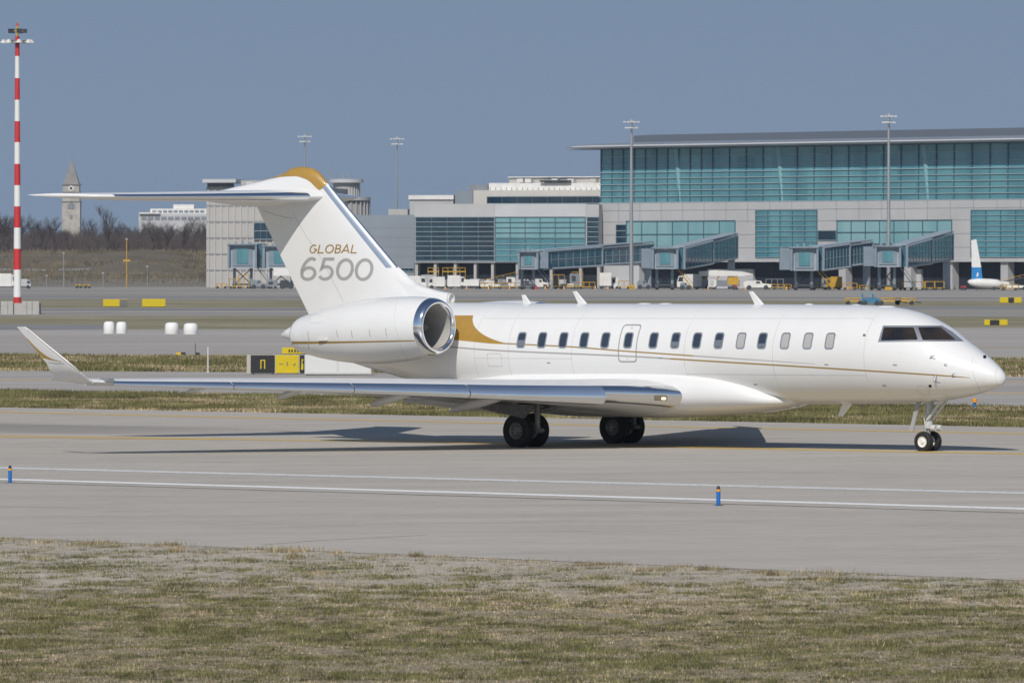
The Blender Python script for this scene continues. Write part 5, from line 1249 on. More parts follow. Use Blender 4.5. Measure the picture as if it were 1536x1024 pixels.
spots += [(165, 1712, 2), (52, 1760, 2), (8, 1740, 0), (250, 1708, 3), (290, 1706, 0), (236, 1716, 1), (275, 1712, 1)] + more_
used = set()
for i, (u, y, k) in enumerate(spots):
    e = protos[k] if k not in used else copy_tree(protos[k]); used.add(k)
    s_ = random.uniform(0.68, 1.05) * (0.72 if 85 < u < 130 else 1) * (1.35 if i == 74 else 1); e.location = ((u - 768) / F * y, y, 8.7); e.rotation_euler = (0, 0, random.uniform(0, 6)); e.scale = (s_, s_, s_)
    if i == 74: tag(e, 'tall slender bare tree rising above the wood right of the church tower', 'tree', TG)
    else: tag(e, tl_, 'tree', TG)
# the dense undergrowth of the wood
rd = random.Random(3); ub = MB()
for _ in range(13000):
    u = rd.uniform(-260, 330); y = rd.uniform(1716, 1960); x = (u - 768) / F * y; h = rd.uniform(1.5, 7.5); a = rd.uniform(-0.35, 0.35); r = rd.uniform(0.05, 0.16)
    k = len(ub.v); z = 8.6; ub.add([(x - r, y, z), (x + r, y, z), (x + a * h + rd.uniform(-.6, .6), y, z + h)], [(0, 1, 2)])
    ub.add([(x - r * .5 + a * h * .4, y, z + h * .4), (x + r * .5 + a * h * .4, y, z + h * .45), (x + a * h + rd.uniform(-1.8, 1.8), y, z + h * rd.uniform(.8, 1.1))], [(0, 1, 2)])
o_ = ub.build('undergrowth', M['twig'], fix=False); o_['kind'] = 'stuff'; tag(o_, 'dense bare undergrowth of the wood on the embankment', 'undergrowth')
# dry scrub on the face of the bank
ub = MB()
for _ in range(2600):
    y = rd.choice((rd.uniform(1585, 1640), rd.uniform(1662, 1705), rd.uniform(1690, 1710))); x = rd.uniform(-150, -75); h = rd.uniform(0.4, 1.5); a = rd.uniform(-0.5, 0.5); r = rd.uniform(0.15, 0.6)
    z = 1.2 + (y - 1585) / 55 * 2.6 if y < 1641 else 4.7 + (y - 1662) / 43 * 3.9
    ub.add([(x - r, y, z - .3), (x + r, y, z - .3), (x + a * h, y, z + h)], [(0, 1, 2)])
o_ = ub.build('scrub', mat('dry_scrub', (0.20, 0.165, 0.11), 0.9, col2=(0.07, 0.062, 0.038), vscale=0.12), fix=False); o_['kind'] = 'stuff'; tag(o_, 'dry scrub and tall weeds on the face of the bank', 'scrub')
# ---- poles and fence at the foot of the bank
def pole(u, v0, v1, Y, r, m, label, name='pole', arm=None):
    z1 = H - (v0 - YH) / F * Y; z0 = max(0.0, H - (v1 - YH) / F * Y)
    e = empty(name, ((u - 768) / F * Y, Y, z0), 0, label, 'pole'); MB().tube([(0, 0, -0.3), (0, 0, z1 - z0)], [r, r * 0.7], 8).build('post', M[m], e)
    MB().box((0, -0.1, z1 - z0 - 0.25), (0.5, 0.3, 0.35)).build('head', M['steel'], e); return e
pole(95.5, 378, 430, 1500, 0.13, 'steel', 'thin grey pole at the foot of the bank below the church tower')
e = pole(190, 357, 430, 1495, 0.14, 'eq_yellow', 'thin yellow pole at the foot of the bank'); MB().box((0, 0, 6.2), (1.6, 0.2, 0.4)).build('crossbar', M['eq_yellow'], e)
pole(154.5, 408, 430, 1500, 0.10, 'steel', 'short grey pole left of the yellow pole'); pole(70, 412, 430, 1500, 0.10, 'steel', 'short grey pole nearest the red and white mast'); pole(221, 398, 430, 1500, 0.1, 'steel', 'short grey pole right of the yellow pole')
e = empty('boundary_fence', ((150 - 768) / F * 1510, 1510, 0), 0, 'grey wire boundary fence along the foot of the bank', 'fence')
f_ = MB()
for k in range(-52, 27): f_.tube([(k * 1.0 * 1.2, 0, 0), (k * 1.2, 0, 1.9)], 0.05, 4)
f_.build('posts', M['eq_grey'], e)['kind'] = 'stuff'
f_ = MB()
for z in (0.4, 0.9, 1.4, 1.9): f_.tube([(-62, 0, z), (31, 0, z)], 0.035, 4)
f_.build('wires', M['eq_grey'], e)

# ---- red and white floodlight mast
pb = gnd(26, 471.5); Ym = pb.y; sm = F / Ym
RM = empty('floodlight_mast', (pb.x, Ym, 0), 0, 'tall red and white banded floodlight mast at the left edge', 'mast')
vb = [472, 445.5, 404.5, 373, 341.5, 309.5, 278, 246, 213.5, 182, 150, 117.5, 84.5, 55]
for k in range(len(vb) - 1):
    z0, z1 = H - (vb[k] - YH) / sm, H - (vb[k+1] - YH) / sm
    r0, r1 = [(6.0 - (zq / 29.0) * 2.8) / sm for zq in (max(z0, 0), z1)]
    o_ = MB().lathe([(z0, r0), (z1, r1)], 20).build('mast_section', M['red'] if k % 2 == 0 else M['mast_white'], RM, smooth=40)
    o_['label'] = 'red painted section' if k % 2 == 0 else 'white painted section'
zt = H - (62 - YH) / sm
MB().lathe([(zt - 0.2, 0.3), (zt - 0.2, 0.75), (zt, 0.75), (zt, 0.3)], 20).build('platform', M['steel'], RM)
for k in range(8):
    a = 2*math.pi*k/8 + 0.2; c, s__ = math.cos(a), math.sin(a)
    MB().tube([(0.3*c, 0.3*s__, zt + 0.1), (1.25*c, 1.25*s__, zt + 0.05)], 0.05, 6).build('arm', M['steel'], RM)
    rr = []
    for q, (w0, z0) in enumerate(((0.10, 0.16), (0.33, -0.1), (0.36, -0.2))): rr.append([(1.45*c + w0*math.cos(t), 1.45*s__ + w0*math.sin(t), zt + z0) for t in np.linspace(0, 2*math.pi, 13)[:-1]])
    MB().loft(rr).build('floodlight', M['offwhite'], RM, smooth=40)
for k in range(5):
    a = 2*math.pi*k/5; MB().box((0.75*math.cos(a), 0.75*math.sin(a), zt + 1.05), (0.5, 0.42, 0.42), rz=a).build('upper_floodlight', M['eq_dark'], RM)
MB().tube([(0, 0, zt), (0, 0, zt + 1.6)], 0.12, 8).lathe([(zt + 1.0, 0.7), (zt + 1.06, 0.7)], 16).build('head_frame', M['eq_yellow'], RM); MB().lathe([(zt + 1.6, 0.14), (zt + 1.85, 0.1), (zt + 1.9, 0.001)], 10).build('obstacle_light', M['red'], RM)
EN = empty('mast_enclosure', (pb.x + 0.2, Ym - 0.8, 0), 0, 'pale concrete block enclosure round the foot of the red and white mast', 'enclosure')
for k, (u0, u1) in enumerate(((1.5, 11.5), (12, 19.5), (33, 40), (40.5, 48), (48.5, 58.5))):
    MB().span(((u0 - 28) / sm, 0, 0), ((u1 - 28) / sm, 0.35, 20.0 / sm)).build('block', mat('enclosure_block', (0.43, 0.42, 0.40), 0.8, var=0.12, vscale=2), EN)
MB().span((-27.0 / sm, 0.36, 0), (31 / sm, 2.4, 17 / sm)).build('core', M['conc'], EN)
# ---- grey floodlight masts
def light_mast(u, v0, Y, r, label, vbase=None):
    z1 = H - (v0 - YH) / F * Y; e = empty('floodlight_mast', ((u - 768) / F * Y, Y, 0), 0, label, 'mast', 'grey floodlight masts along the terminal')
    MB().tube([(0, 0, 0), (0, 0, z1)], [r, r * 0.5], 12).build('pole', M['steel'], e, smooth=40)
    for dz, hw in ((-0.2, 1.5), (-1.5, 1.15)):
        hd = MB(); hd.box((0, 0, z1 + dz), (2 * hw, 0.16, 0.14)); hd.box((0, 0, z1 + dz), (0.16, 2 * hw, 0.14)); hd.build('crossarm', M['steel'], e)
        for x, y in ((-hw, 0), (-hw * 0.45, -0.25), (hw * 0.45, -0.25), (hw, 0), (0, -hw)):
            MB().box((x, y, z1 + dz + 0.05), (0.6, 0.5, 0.28)).build('floodlight', M['offwhite'], e)
    MB().box((0, 0, z1 + 0.25), (0.5, 0.5, 0.4)).build('head', M['steel'], e)
    if vbase: MB().span((-0.8, -0.8, 0), (0.8, 0.8, 0.9)).build('base_guard', M['eq_yellow'], e)
    return e
light_mast(947, 182, 1395, 0.48, 'grey floodlight mast in front of the left part of the terminal glass', 433)
light_mast(1333, 173.5, 1340, 0.46, 'grey floodlight mast in front of the right part of the terminal glass', 433)
light_mast(457, 204, 1620, 0.36, 'grey floodlight mast rising right above the gold tail cap')
light_mast(595.5, 207.5, 1570, 0.32, 'slim grey floodlight mast standing alone against the sky above the blue grey hall')

# ---- jet bridges
M['jb_grey'] = mat('jetbridge_grey', (0.22, 0.28, 0.335), 0.5, var=0.15, vscale=0.4); M['jb_light'] = mat('jetbridge_light', (0.34, 0.40, 0.45), 0.5, var=0.1, vscale=0.4)
M['jb_glass'] = curtain('jetbridge_glass', (0.09, 0.21, 0.26), (0.04, 0.12, 0.17), 2.5, 4.0, dark=0.3)
def jetbridge(label, cab, tun, Yc, Yt_, facing=0, sections=None, legs=True):
    """cab: rows and columns of the cab front; tun: (column, top, bottom) at its building end"""
    u0, u1, v0, v1 = cab; s_ = F / Yc; x0 = ((u0 + u1) / 2 - 768) / s_
    e = empty('jet_bridge', (x0, Yc, 0), 0, label, 'jet bridge', 'jet bridges at the terminal')
    hw = (u1 - u0) / 2 / s_; zt, zb = H - (v0 - YH) / s_, H - (v1 - YH) / s_
    c = MB().span((-hw, 0.3, zb), (hw, 4.2, zt)); c.build('cab', M['jb_light'], e)
    MB().span((-hw * 0.72, 0.1, zb + 0.5), (hw * 0.72, 0.32, zt - 0.7)).build('cab_front', M['jb_grey'], e)
    MB().span((-hw * 0.42, 0.0, zb + 1.0), (hw * 0.42, 0.12, zt - 1.0)).build('cab_window', M['teal'], e)
    MB().span((-hw - 0.35, -0.9, zt - 0.15), (hw + 0.35, 4.4, zt + 0.12)).build('cab_canopy', M['jb_grey'], e)
    for s__ in (-1, 1): MB().span((s__ * hw - 0.22, -0.7, zb), (s__ * hw + 0.22, 0.3, zt - 0.16)).build('bellows', M['jb_grey'], e)
    if facing: MB().span((facing * hw, 0.8, zb + 0.2), (facing * (hw + 2.4), 4.0, zt - 0.1)).build('rotunda', M['jb_grey'], e)
    if tun:
        ue, ve0, ve1 = tun; se = F / Yt_; xe = (ue - 768) / se - x0; ye = Yt_ - Yc; z0e, z1e = H - (ve1 - YH) / se, H - (ve0 - YH) / se
        xs0 = math.copysign(hw, xe)
        def sect(t, gro, w2=1.5):
            x = xs0 + (xe - xs0) * t; y = 2.2 + (ye - 2.2) * t; zlo = (zb + 0.1) + (z0e - zb - 0.1) * t - gro; zhi = (zt - 0.1) + (z1e - zt + 0.1) * t + gro
            d = Vector((xe - xs0, ye - 2.2, 0)).normalized(); nn = Vector((-d.y, d.x, 0)) * (w2 + gro)
            return [(x - nn.x, y - nn.y, zlo), (x + nn.x, y + nn.y, zlo), (x + nn.x, y + nn.y, zhi), (x - nn.x, y - nn.y, zhi)]
        MB().loft([sect(0, 0.1), sect(0.52, 0.1)]).build('tunnel', M['jb_glass'], e); MB().loft([sect(0.50, -0.15), sect(1, -0.15)]).build('inner_tunnel', M['jb_glass'], e)
        fr_ = MB()
        def bar(t0, t1, f0, f1, gro, th):
            a, b = sect(t0, gro), sect(t1, gro)
            for i, j in ((0, 3), (1, 2)):
                pa = Vector(a[i]).lerp(Vector(a[j]), f0); pb_ = Vector(b[i]).lerp(Vector(b[j]), f1); fr_.tube([pa, pb_], th, 4)
        for g, t0, t1 in ((0.12, 0, 0.52), (-0.12, 0.5, 1)):
            for f in (0.02, 0.98): bar(t0, t1, f, f, g, 0.22)
            bar(t0, t1, 0.5, 0.5, g, 0.05)
            for q in range(9):
                t = t0 + (t1 - t0) * q / 8; a = sect(t, g)
                for i, j in ((0, 3), (1, 2)): fr_.tube([a[i], a[j]], 0.06 if q % 8 else 0.25, 4)
        fr_.build('tunnel_frame', M['jb_light'], e)
        top = MB(); a, b = sect(0, 0.14), sect(1, 0.0)
        for (p, q) in ((a, b),):
            top.add([Vector(p[3]) + Vector((0, 0, .1)), Vector(p[2]) + Vector((0, 0, .1)), Vector(q[2]) + Vector((0, 0, .15)), Vector(q[3]) + Vector((0, 0, .15)), Vector(p[3]) + Vector((0, 0, .3)), Vector(p[2]) + Vector((0, 0, .3)), Vector(q[2]) + Vector((0, 0, .4)), Vector(q[3]) + Vector((0, 0, .4))], [(0, 1, 2, 3), (4, 5, 6, 7), (0, 1, 5, 4), (1, 2, 6, 5), (2, 3, 7, 6), (3, 0, 4, 7)])
        top.build('tunnel_roof', M['jb_light'], e)
        if abs(xe) > 6: MB().tube([(xe, ye, 0), (xe, ye, z0e + 0.2)], 0.8, 12).build('end_pillar', M['jb_light'], e)
    if legs:
        for s__ in (-1, 1): MB().tube([(s__ * hw * 0.62, 3.0, 0.9), (s__ * hw * 0.62, 3.0, zb + 0.2)], 0.32, 8).build('support_leg', M['jb_grey'], e)
        br = MB(); br.tube([(-hw * 0.6, 3.0, 1.0), (hw * 0.6, 3.0, zb - 0.1)], 0.12, 6).tube([(hw * 0.6, 3.0, 1.0), (-hw * 0.6, 3.0, zb - 0.1)], 0.12, 6).tube([(-hw * .7, 3.0, 0.95), (hw * .7, 3.0, 0.95)], 0.22, 6); br.build('bracing', M['eq_dark'], e)
        for s__ in (-1, 1): MB().lathe([(-0.9, 0.001), (-0.9, 0.62), (-0.15, 0.62), (-0.15, 0.001)], 14, 'x', (s__ * hw * 0.62 + 0.5, 2.7, 0.62)).build('wheel', M['eq_dark'], e)
        st = MB()
        for q in range(9): st.box((hw * 1.1 + 0.42 * q * 0.9, 3.4, zb - 0.1 - (zb - 0.2) * q / 9), (0.5, 0.9, 0.10))
        st.tube([(hw * 1.1, 3.0, zb + 0.9), (hw * 1.1 + 3.2, 3.0, 1.2)], 0.06, 4).tube([(hw * 1.1, 3.0, zb - 0.1), (hw * 1.1 + 3.2, 3.0, 0.2)], 0.10, 4); st.build('stair', M['eq_yellow'] if u0 > 960 and u0 < 1310 and u0 != 1185 else M['jb_grey'], e)
    bx2 = MB()
    for q in range(3): bx2.box((-hw * 0.5 + q * hw * 0.5, 2.0, zt + 0.35 + 0.15 * (q % 2)), (0.5, 0.6, 0.5 + 0.4 * (q % 2)))
    bx2.build('roof_equipment', M['jb_grey'], e)
    return e
jetbridge('jet bridge with its cab left of the floodlight mast and tunnel climbing to the right', (778, 806, 377, 404), (972, 364.5, 394), 1375, 1422, 1)
jetbridge('jet bridge with its cab right of the left floodlight mast before the teal windows', (979, 1016, 372, 403.5), (1097, 352, 388.5), 1352, 1404, -1)
jetbridge('jet bridge with its cab under the square teal window field of the terminal', (1187, 1226, 371, 406), (1300, 362, 396), 1330, 1352, -1)
jetbridge('jet bridge with its cab at the foot of the right floodlight mast', (1313, 1350, 369, 400.5), (1420, 349, 391), 1310, 1366, -1)
jetbridge('jet bridge cab in front of the ribbed hall, the left one of two', (343, 384, 366.5, 402), (392, 370, 400), 1430, 1455, 0)
e = jetbridge('jet bridge cab half hidden by the tail fin, with a white board under it', (396, 446, 369, 402), (470, 372, 400), 1422, 1455, 0)
MB().span((-1.6, -0.6, H - (413.5 - YH) / F * 1422), (2.2, -0.3, H - (401.5 - YH) / F * 1422)).build('white_board', M['far_white'], e)
# ---- ground equipment along the stands: every piece a thing of its own
def gq(u, Y): return ((u - 768) / F * Y, Y, 0.016)
def wheels(e, pts, r, w=0.3):
    for (x, y) in pts: MB().lathe([(-w/2, 0.001), (-w/2, r), (w/2, r), (w/2, 0.001)], 14, 'y', (x, y, r)).build('wheel', M['eq_dark'], e)
def van(u, Y, ln, hg, label, body='far_white', cab=True, d=1, wd=2.2):
    """box van or truck seen from the side, cab at the d end"""
    e = empty('service_van', gq(u, Y), 0, label, 'van'); L = ln / 2
    if cab:
        MB().prism([(-L, 0.55), (L * 0.42, 0.55), (L * 0.42, hg), (-L, hg)] if d > 0 else [(L, 0.55), (-L * 0.42, 0.55), (-L * 0.42, hg), (L, hg)], -wd/2, wd/2, 'y').build('cargo_box', M[body], e)
        p = [(L * 0.44, 0.5), (L, 0.5), (L, hg * 0.48), (L * 0.86, hg * 0.88), (L * 0.44, hg * 0.92)]
        MB().prism([(x * d, z) for x, z in p], -wd/2 * 0.95, wd/2 * 0.95, 'y').build('cab', M[body], e)
        p = [(L * 0.52, hg * 0.52), (L * 0.93, hg * 0.52), (L * 0.83, hg * 0.82), (L * 0.52, hg * 0.82)]
        MB().prism([(x * d, z) for x, z in p], -wd/2 * 0.97, wd/2 * 0.97, 'y').build('cab_window', M['lens'], e)
    else:
        MB().span((-L, -wd/2, 0.7), (L, wd/2, hg)).build('cargo_box', M[body], e); MB().span((-L * 1.15, -0.15, 0.5), (L, 0.15, 0.69)).build('drawbar', M['eq_dark'], e)
    MB().span((-L, -wd/2 * 0.9, 0.38), (L * 0.98, wd/2 * 0.9, 0.6)).build('chassis', M['eq_dark'], e)
    wheels(e, [(-L * 0.62, -wd/2 * .85), (L * 0.62, -wd/2 * .85), (-L * 0.62, wd/2 * .85), (L * 0.62, wd/2 * .85)], 0.42)
    return e
def dolly(u, Y, ln, label, m='eq_yellow', load=None, post=1.1):
    e = empty('baggage_dolly', gq(u, Y), 0, label, 'dolly'); L = ln / 2
    b = MB().span((-L, -0.8, 0.42), (L, 0.8, 0.58)); b.build('deck', M[m], e)
    r = MB()
    for x in np.linspace(-L, L, max(2, int(ln / 1.1) + 1)):
        r.tube([(x, -0.78, 0.5), (x, -0.78, 0.5 + post)], 0.06, 4); r.tube([(x, 0.78, 0.5), (x, 0.78, 0.5 + post)], 0.06, 4)
    for y in (-0.78, 0.78): r.tube([(-L, y, 0.5 + post), (L, y, 0.5 + post)], 0.07, 4)
    r.build('rails', M[m], e); wheels(e, [(-L * .7, -0.7), (L * .7, -0.7), (-L * .7, 0.7), (L * .7, 0.7)], 0.28, 0.2)
    MB().tube([(L, 0, 0.4), (L + 0.9, 0, 0.3)], 0.06, 4).build('drawbar', M['eq_dark'], e)
    if load: MB().span((-L * 0.8, -0.6, 0.585), (L * 0.6, 0.6, 0.585 + load[1])).build('load', M[load[0]], e)
    return e
def belt_loader(u, Y, label, d=1, m='far_white'):
    e = empty('belt_loader', gq(u, Y), 0, label, 'loader')
    MB().prism([(-3.2, 0.5), (3.0, 0.5), (3.0, 0.95), (-1.0, 1.05), (-1.4, 1.8), (-3.2, 1.8)] if d > 0 else [(3.2, 0.5), (-3.0, 0.5), (-3.0, 0.95), (1.0, 1.05), (1.4, 1.8), (3.2, 1.8)], -0.9, 0.9, 'y').build('chassis', M[m], e)
    MB().prism([(-3.6 * d, 1.3), (4.2 * d, 3.1), (4.2 * d, 3.35), (-3.6 * d, 1.55)], -0.45, 0.45, 'y').build('belt', M['eq_dark'], e)
    r = MB(); r.tube([(-3.6 * d, -0.5, 1.9), (4.2 * d, -0.5, 3.8)], 0.05, 4)
    for t in np.linspace(0, 1, 6): r.tube([((-3.6 + 7.8 * t) * d, -0.5, 1.4 + 1.85 * t), ((-3.6 + 7.8 * t) * d, -0.5, 1.9 + 1.9 * t)], 0.04, 4)
    r.build('handrail', M['eq_yellow'], e); wheels(e, [(-2.2, -0.8), (2.0, -0.8), (-2.2, 0.8), (2.0, 0.8)], 0.42); return e
def tug(u, Y, ln, label, m='far_white', d=1, hg=1.9):
    e = empty('pushback_tug', gq(u, Y), 0, label, 'tug'); L = ln / 2
    MB().prism([(x * d, z) for x, z in ((-L, 0.45), (L, 0.45), (L, hg * 0.62), (L * 0.35, hg * 0.72), (L * 0.25, hg), (-L * 0.75, hg * 1.04), (-L, hg * 0.8))], -1.2, 1.2, 'y').build('body', M[m], e)
    MB().prism([(x * d, z) for x, z in ((L * 0.22, hg * 0.70), (L * 0.16, hg * 0.92), (-L * 0.1, hg * 0.94), (-L * 0.1, hg * 0.70))], -1.22, 1.22, 'y').build('cab_window', M['lens'], e)
    MB().span((-L * 0.95, -1.1, 0.25), (L * 0.95, 1.1, 0.46)).build('skirt', M['eq_dark'], e); wheels(e, [(-L * .6, -1.0), (L * .6, -1.0), (-L * .6, 1.0), (L * .6, 1.0)], 0.5, 0.45)
    return e
def gpu(u, Y, w_, h_, label, m='eq_grey'):
    e = empty('power_unit', gq(u, Y), 0, label, 'power unit')
    MB().prism([(-w_/2, 0.45), (w_/2, 0.45), (w_/2, h_ * 0.9), (w_/2 * 0.8, h_), (-w_/2, h_)], -0.8, 0.8, 'y').build('casing', M[m], e); MB().span((-w_ * 0.3, -0.83, h_ * 0.5), (w_ * 0.1, -0.8, h_ * 0.85)).build('grille', M['eq_dark'], e)
    wheels(e, [(-w_ * .32, -0.7), (w_ * .32, -0.7), (-w_ * .32, 0.7), (w_ * .32, 0.7)], 0.3, 0.2); return e
Yq = 1398
van(624, Yq, 4.6, 2.9, 'white van leftmost of the row right of the fin, parked before the dark undercroft', d=1); van(655, Yq + 6, 3.6, 2.7, 'second white van from the fin in the row below the dark glass', d=-1)
van(685, Yq, 4.0, 3.0, 'white box truck below the dark glass, cab to the right', d=1); van(707, Yq - 6, 3.3, 2.1, 'low white box trailer at the right end of the white vans', cab=False)
van(604, Yq + 14, 4.2, 2.2, 'grey white van close against the fin fillet', d=1, body='cladding_lt'); van(638, Yq + 24, 4.5, 3.1, 'grey box truck behind the two left vans', body='cladding', d=-1)
for k, (u, ln, lab) in enumerate(((727, 3.0, 'yellow baggage dolly just right of the white trailer'), (742, 2.8, 'second yellow baggage dolly right of the white trailer'), (757, 2.6, 'yellow baggage dolly with a grey load in the middle of the dolly row'), (772, 3.0, 'yellow baggage dolly at the right end of the dolly row'))):
    dolly(u, Yq - 4 + 3 * (k % 2), ln, lab, load=('far_white', 1.0) if k == 0 else (('eq_grey', 0.9) if k == 2 else None), post=0.9)
for k, u in enumerate((650, 672, 690)):
    e = empty('storage_rack', gq(u, Yq + 30), 0, ('high yellow railed rack in the undercroft, leftmost', 'high yellow railed rack in the undercroft, middle one', 'high yellow railed rack in the undercroft, nearest the white board')[k], 'rack')
    MB().span((-1.3, -0.5, 3.7), (1.3, 0.5, 3.95)).build('deck', M['eq_yellow'], e); r = MB()
    for x in (-1.2, 0, 1.2): r.tube([(x, -0.45, 0), (x, -0.45, 4.7)], 0.07, 4)
    r.tube([(-1.2, -0.45, 4.65), (1.2, -0.45, 4.65)], 0.07, 4); r.build('frame', M['eq_yellow'], e)
belt_loader(748, Yq + 16, 'white belt loader behind the yellow dollies'); gpu(792, Yq - 4, 2.2, 2.0, 'grey power unit under the drum cab'); gpu(713, Yq + 22, 2.4, 2.2, 'small grey power unit behind the white trailer', 'cladding_lt')
tug(810, Yq, 3.8, 'white tug with a dark window under the drum jet bridge', hg=2.2); gpu(766, Yq + 20, 2.0, 2.6, 'white tall service unit behind the dolly row', 'far_white')
e = empty('traffic_cone', gq(804, 1375), 0, 'small red cone at the left end of the low yellow dollies', 'cone'); MB().lathe([(0, 0.5), (0.08, 0.5), (0.09, 0.3), (0.9, 0.08), (0.91, 0.001)], 14).build('cone', M['red'], e)
dolly(826, 1390, 3.2, 'long low yellow dolly under the left tunnel, first of three', post=0.5); dolly(852, 1388, 4.2, 'white loaded low dolly under the left tunnel', 'eq_yellow', ('far_white', 0.6), 0.4); dolly(880, 1389, 3.6, 'tall railed yellow dolly under the left tunnel near the terminal corner', post=1.0)
gpu(862, 1405, 2.2, 3.4, 'tall dark service unit beneath the left tunnel', 'eq_grey'); dolly(838, 1412, 2.6, 'yellow railed platform standing high behind the low dollies', post=2.6); dolly(866, 1418, 2.4, 'yellow railed platform next to the dark service unit', post=3.2)
van(908, 1400, 2.6, 3.6, 'white upright container at the terminal corner', cab=False); tug(966, 1380, 3.0, 'dark tug left of the second jet bridge legs', 'eq_grey'); gpu(922, 1408, 1.6, 2.6, 'white service unit between the terminal corner and the mast', 'far_white')
dolly(936, 1385, 2.6, 'yellow dolly at the foot of the left mast', post=1.3)
van(1034, 1378, 5.4, 3.3, 'large white box truck right of the second jet bridge', d=-1); tug(1028, 1345, 2.2, 'small dark tractor in front of the large white box truck', 'eq_grey', hg=1.5)
e = empty('loader_truck', gq(1090, 1376), 0, 'high loader truck with a long white pointed platform in front of the dark undercroft', 'truck')
MB().prism([(-6.0, 2.9), (3.6, 2.9), (5.8, 3.3), (3.4, 3.9), (-2.5, 4.2), (-6.0, 3.9)], -1.2, 1.2, 'y').build('platform', M['far_white'], e); MB().span((-5.4, -1.1, 0.6), (2.8, 1.1, 2.0)).build('chassis', M['eq_grey'], e); MB().span((0.2, -1.12, 1.0), (2.6, 1.12, 2.7)).build('cab', M['eq_yellow'], e)
r = MB()
for x in (-4.8, -2.4, 1.4): r.tube([(x, -0.8, 1.9), (x + 0.8, -0.8, 3.0)], 0.12, 5)
r.build('lift_frame', M['eq_yellow'], e); wheels(e, [(-4.2, -1.0), (-2.8, -1.0), (1.6, -1.0)], 0.5)
tug(1136, 1352, 6.0, 'low white tug with a long bonnet in front of the dark undercroft', d=1, hg=1.9); dolly(1172, 1350, 4.2, 'yellow low dolly right of the long white tug', post=0.6); dolly(1162, 1378, 3.8, 'railed grey dolly behind the long white tug', 'eq_grey', post=1.7)
gpu(1103, 1340, 0.9, 0.8, 'small red hydrant unit left of the long white tug', 'red')
van(1251, 1350, 3.4, 2.8, 'yellow van between the two right jet bridges', 'eq_yellow', d=-1); dolly(1230, 1340, 3.4, 'yellow dolly beside the wheels of the third jet bridge', post=0.8); dolly(1275, 1335, 3.0, 'yellow dolly near the right pillars', post=0.9); gpu(1240, 1368, 2.2, 2.4, 'grey service unit behind the yellow van')
for k, u in enumerate((1346, 1362, 1379, 1395, 1409)): dolly(u, 1322, 2.0, ('first', 'second', 'third', 'fourth', 'fifth')[k] + ' yellow railed dolly from the left in the row under the right tunnel', post=1.3)
dolly(1300, 1318, 3.0, 'low yellow dolly left of the fourth jet bridge legs', post=0.5); gpu(1445, 1322, 1.1, 0.9, 'red hydrant unit between the right tunnel and the parked aircraft', 'red')
dolly(1514, 1315, 3.8, 'yellow dolly right of the white and blue tail', post=0.7); belt_loader(1522, 1332, 'white belt loader at the far right below the terminal', 1)
# parked aircraft with a white and blue fin
Ya = 1330; sa_ = F / Ya; PA_ = empty('parked_aircraft', gq(1480, Ya), 0, 'parked white aircraft with a white and blue tail fin at the far right', 'aircraft')
rr = []
for x, zc_, r in ((-4.0, 1.75, 0.15), (-3.5, 1.65, 0.6), (-2.0, 1.5, 0.95), (0.5, 1.4, 1.0), (2.2, 1.35, 0.9), (3.2, 1.2, 0.55), (3.6, 1.1, 0.1)): rr.append([(x, 1.0 * r * math.cos(t), zc_ + r * math.sin(t)) for t in np.linspace(0, 2*math.pi, 21)[:-1]])
MB().loft(rr).build('fuselage', M['far_white'], PA_, smooth=50)
def ax(u): return (u - 1480) / sa_
def az(v): return H - (v - YH) / sa_
MB().prism([(ax(1457), az(421)), (ax(1474), az(421)), (ax(1471.8), az(401)), (ax(1457.6), az(401))], -0.14, 0.14, 'y').build('fin_base', M['blue'], PA_)
MB().prism([(ax(1457.6), az(401)), (ax(1471.8), az(401)), (ax(1464.5), az(359)), (ax(1456.8), az(360.5))], -0.13, 0.13, 'y').build('fin', M['mast_white'], PA_)
MB().prism([(ax(1464), az(415)), (ax(1466), az(408)), (ax(1468), az(410)), (ax(1467), az(415))], -0.17, -0.141, 'y').build('emblem', M['far_white'], PA_)
wheels(PA_, [(-2.2, -0.5), (1.6, -0.5), (1.6, 0.5)], 0.35)
# blue tractor and its yellow boarding gear on the near apron
pv = gnd(1306, 458); s_ = F / pv.y; e = empty('apron_tractor', pv, 0, 'blue apron tractor with a teal canopy above the cockpit of the jet', 'tractor')
MB().prism([(-1.1, 0.3), (1.2, 0.3), (1.2, 0.9), (0.4, 1.0), (-1.1, 1.0)], -0.6, 0.6, 'y').build('body', mat('tractor_blue', (0.05, 0.19, 0.33), 0.5), e); MB().span((-1.1, -0.6, 1.45), (0.35, 0.6, 1.58)).build('canopy', mat('canopy_teal', (0.10, 0.33, 0.42), 0.5), e)
r = MB()
for x, y in ((-1.05, -0.55), (0.3, -0.55), (-1.05, 0.55), (0.3, 0.55)): r.tube([(x, y, 1.0), (x, y, 1.45)], 0.05, 4)
r.build('canopy_posts', M['blue'], e); wheels(e, [(-0.75, -0.55), (0.8, -0.55), (-0.75, 0.55), (0.8, 0.55)], 0.32, 0.22)
for k, (u, ln) in enumerate(((1281, 2.2), (1334, 3.0), (1357, 2.6))):
    p = gnd(u, 457.5); e = dolly(u, p.y, ln, ('yellow dolly hitched left of the blue tractor', 'long yellow dolly right of the blue tractor', 'yellow dolly farthest right of the blue tractor')[k], post=0.35)
gline('apron_marking', [(1420, 449), (1500, 452)], 0.5, M['line_yellow_far'], 0.03, ext=0); gline('apron_marking', [(1240, 460), (1420, 457.5)], 0.4, M['line_yellow_far'], 0.03, ext=0); gline('apron_marking', [(1330, 468), (1560, 465)], 0.4, M['line_yellow_far'], 0.03, ext=0)
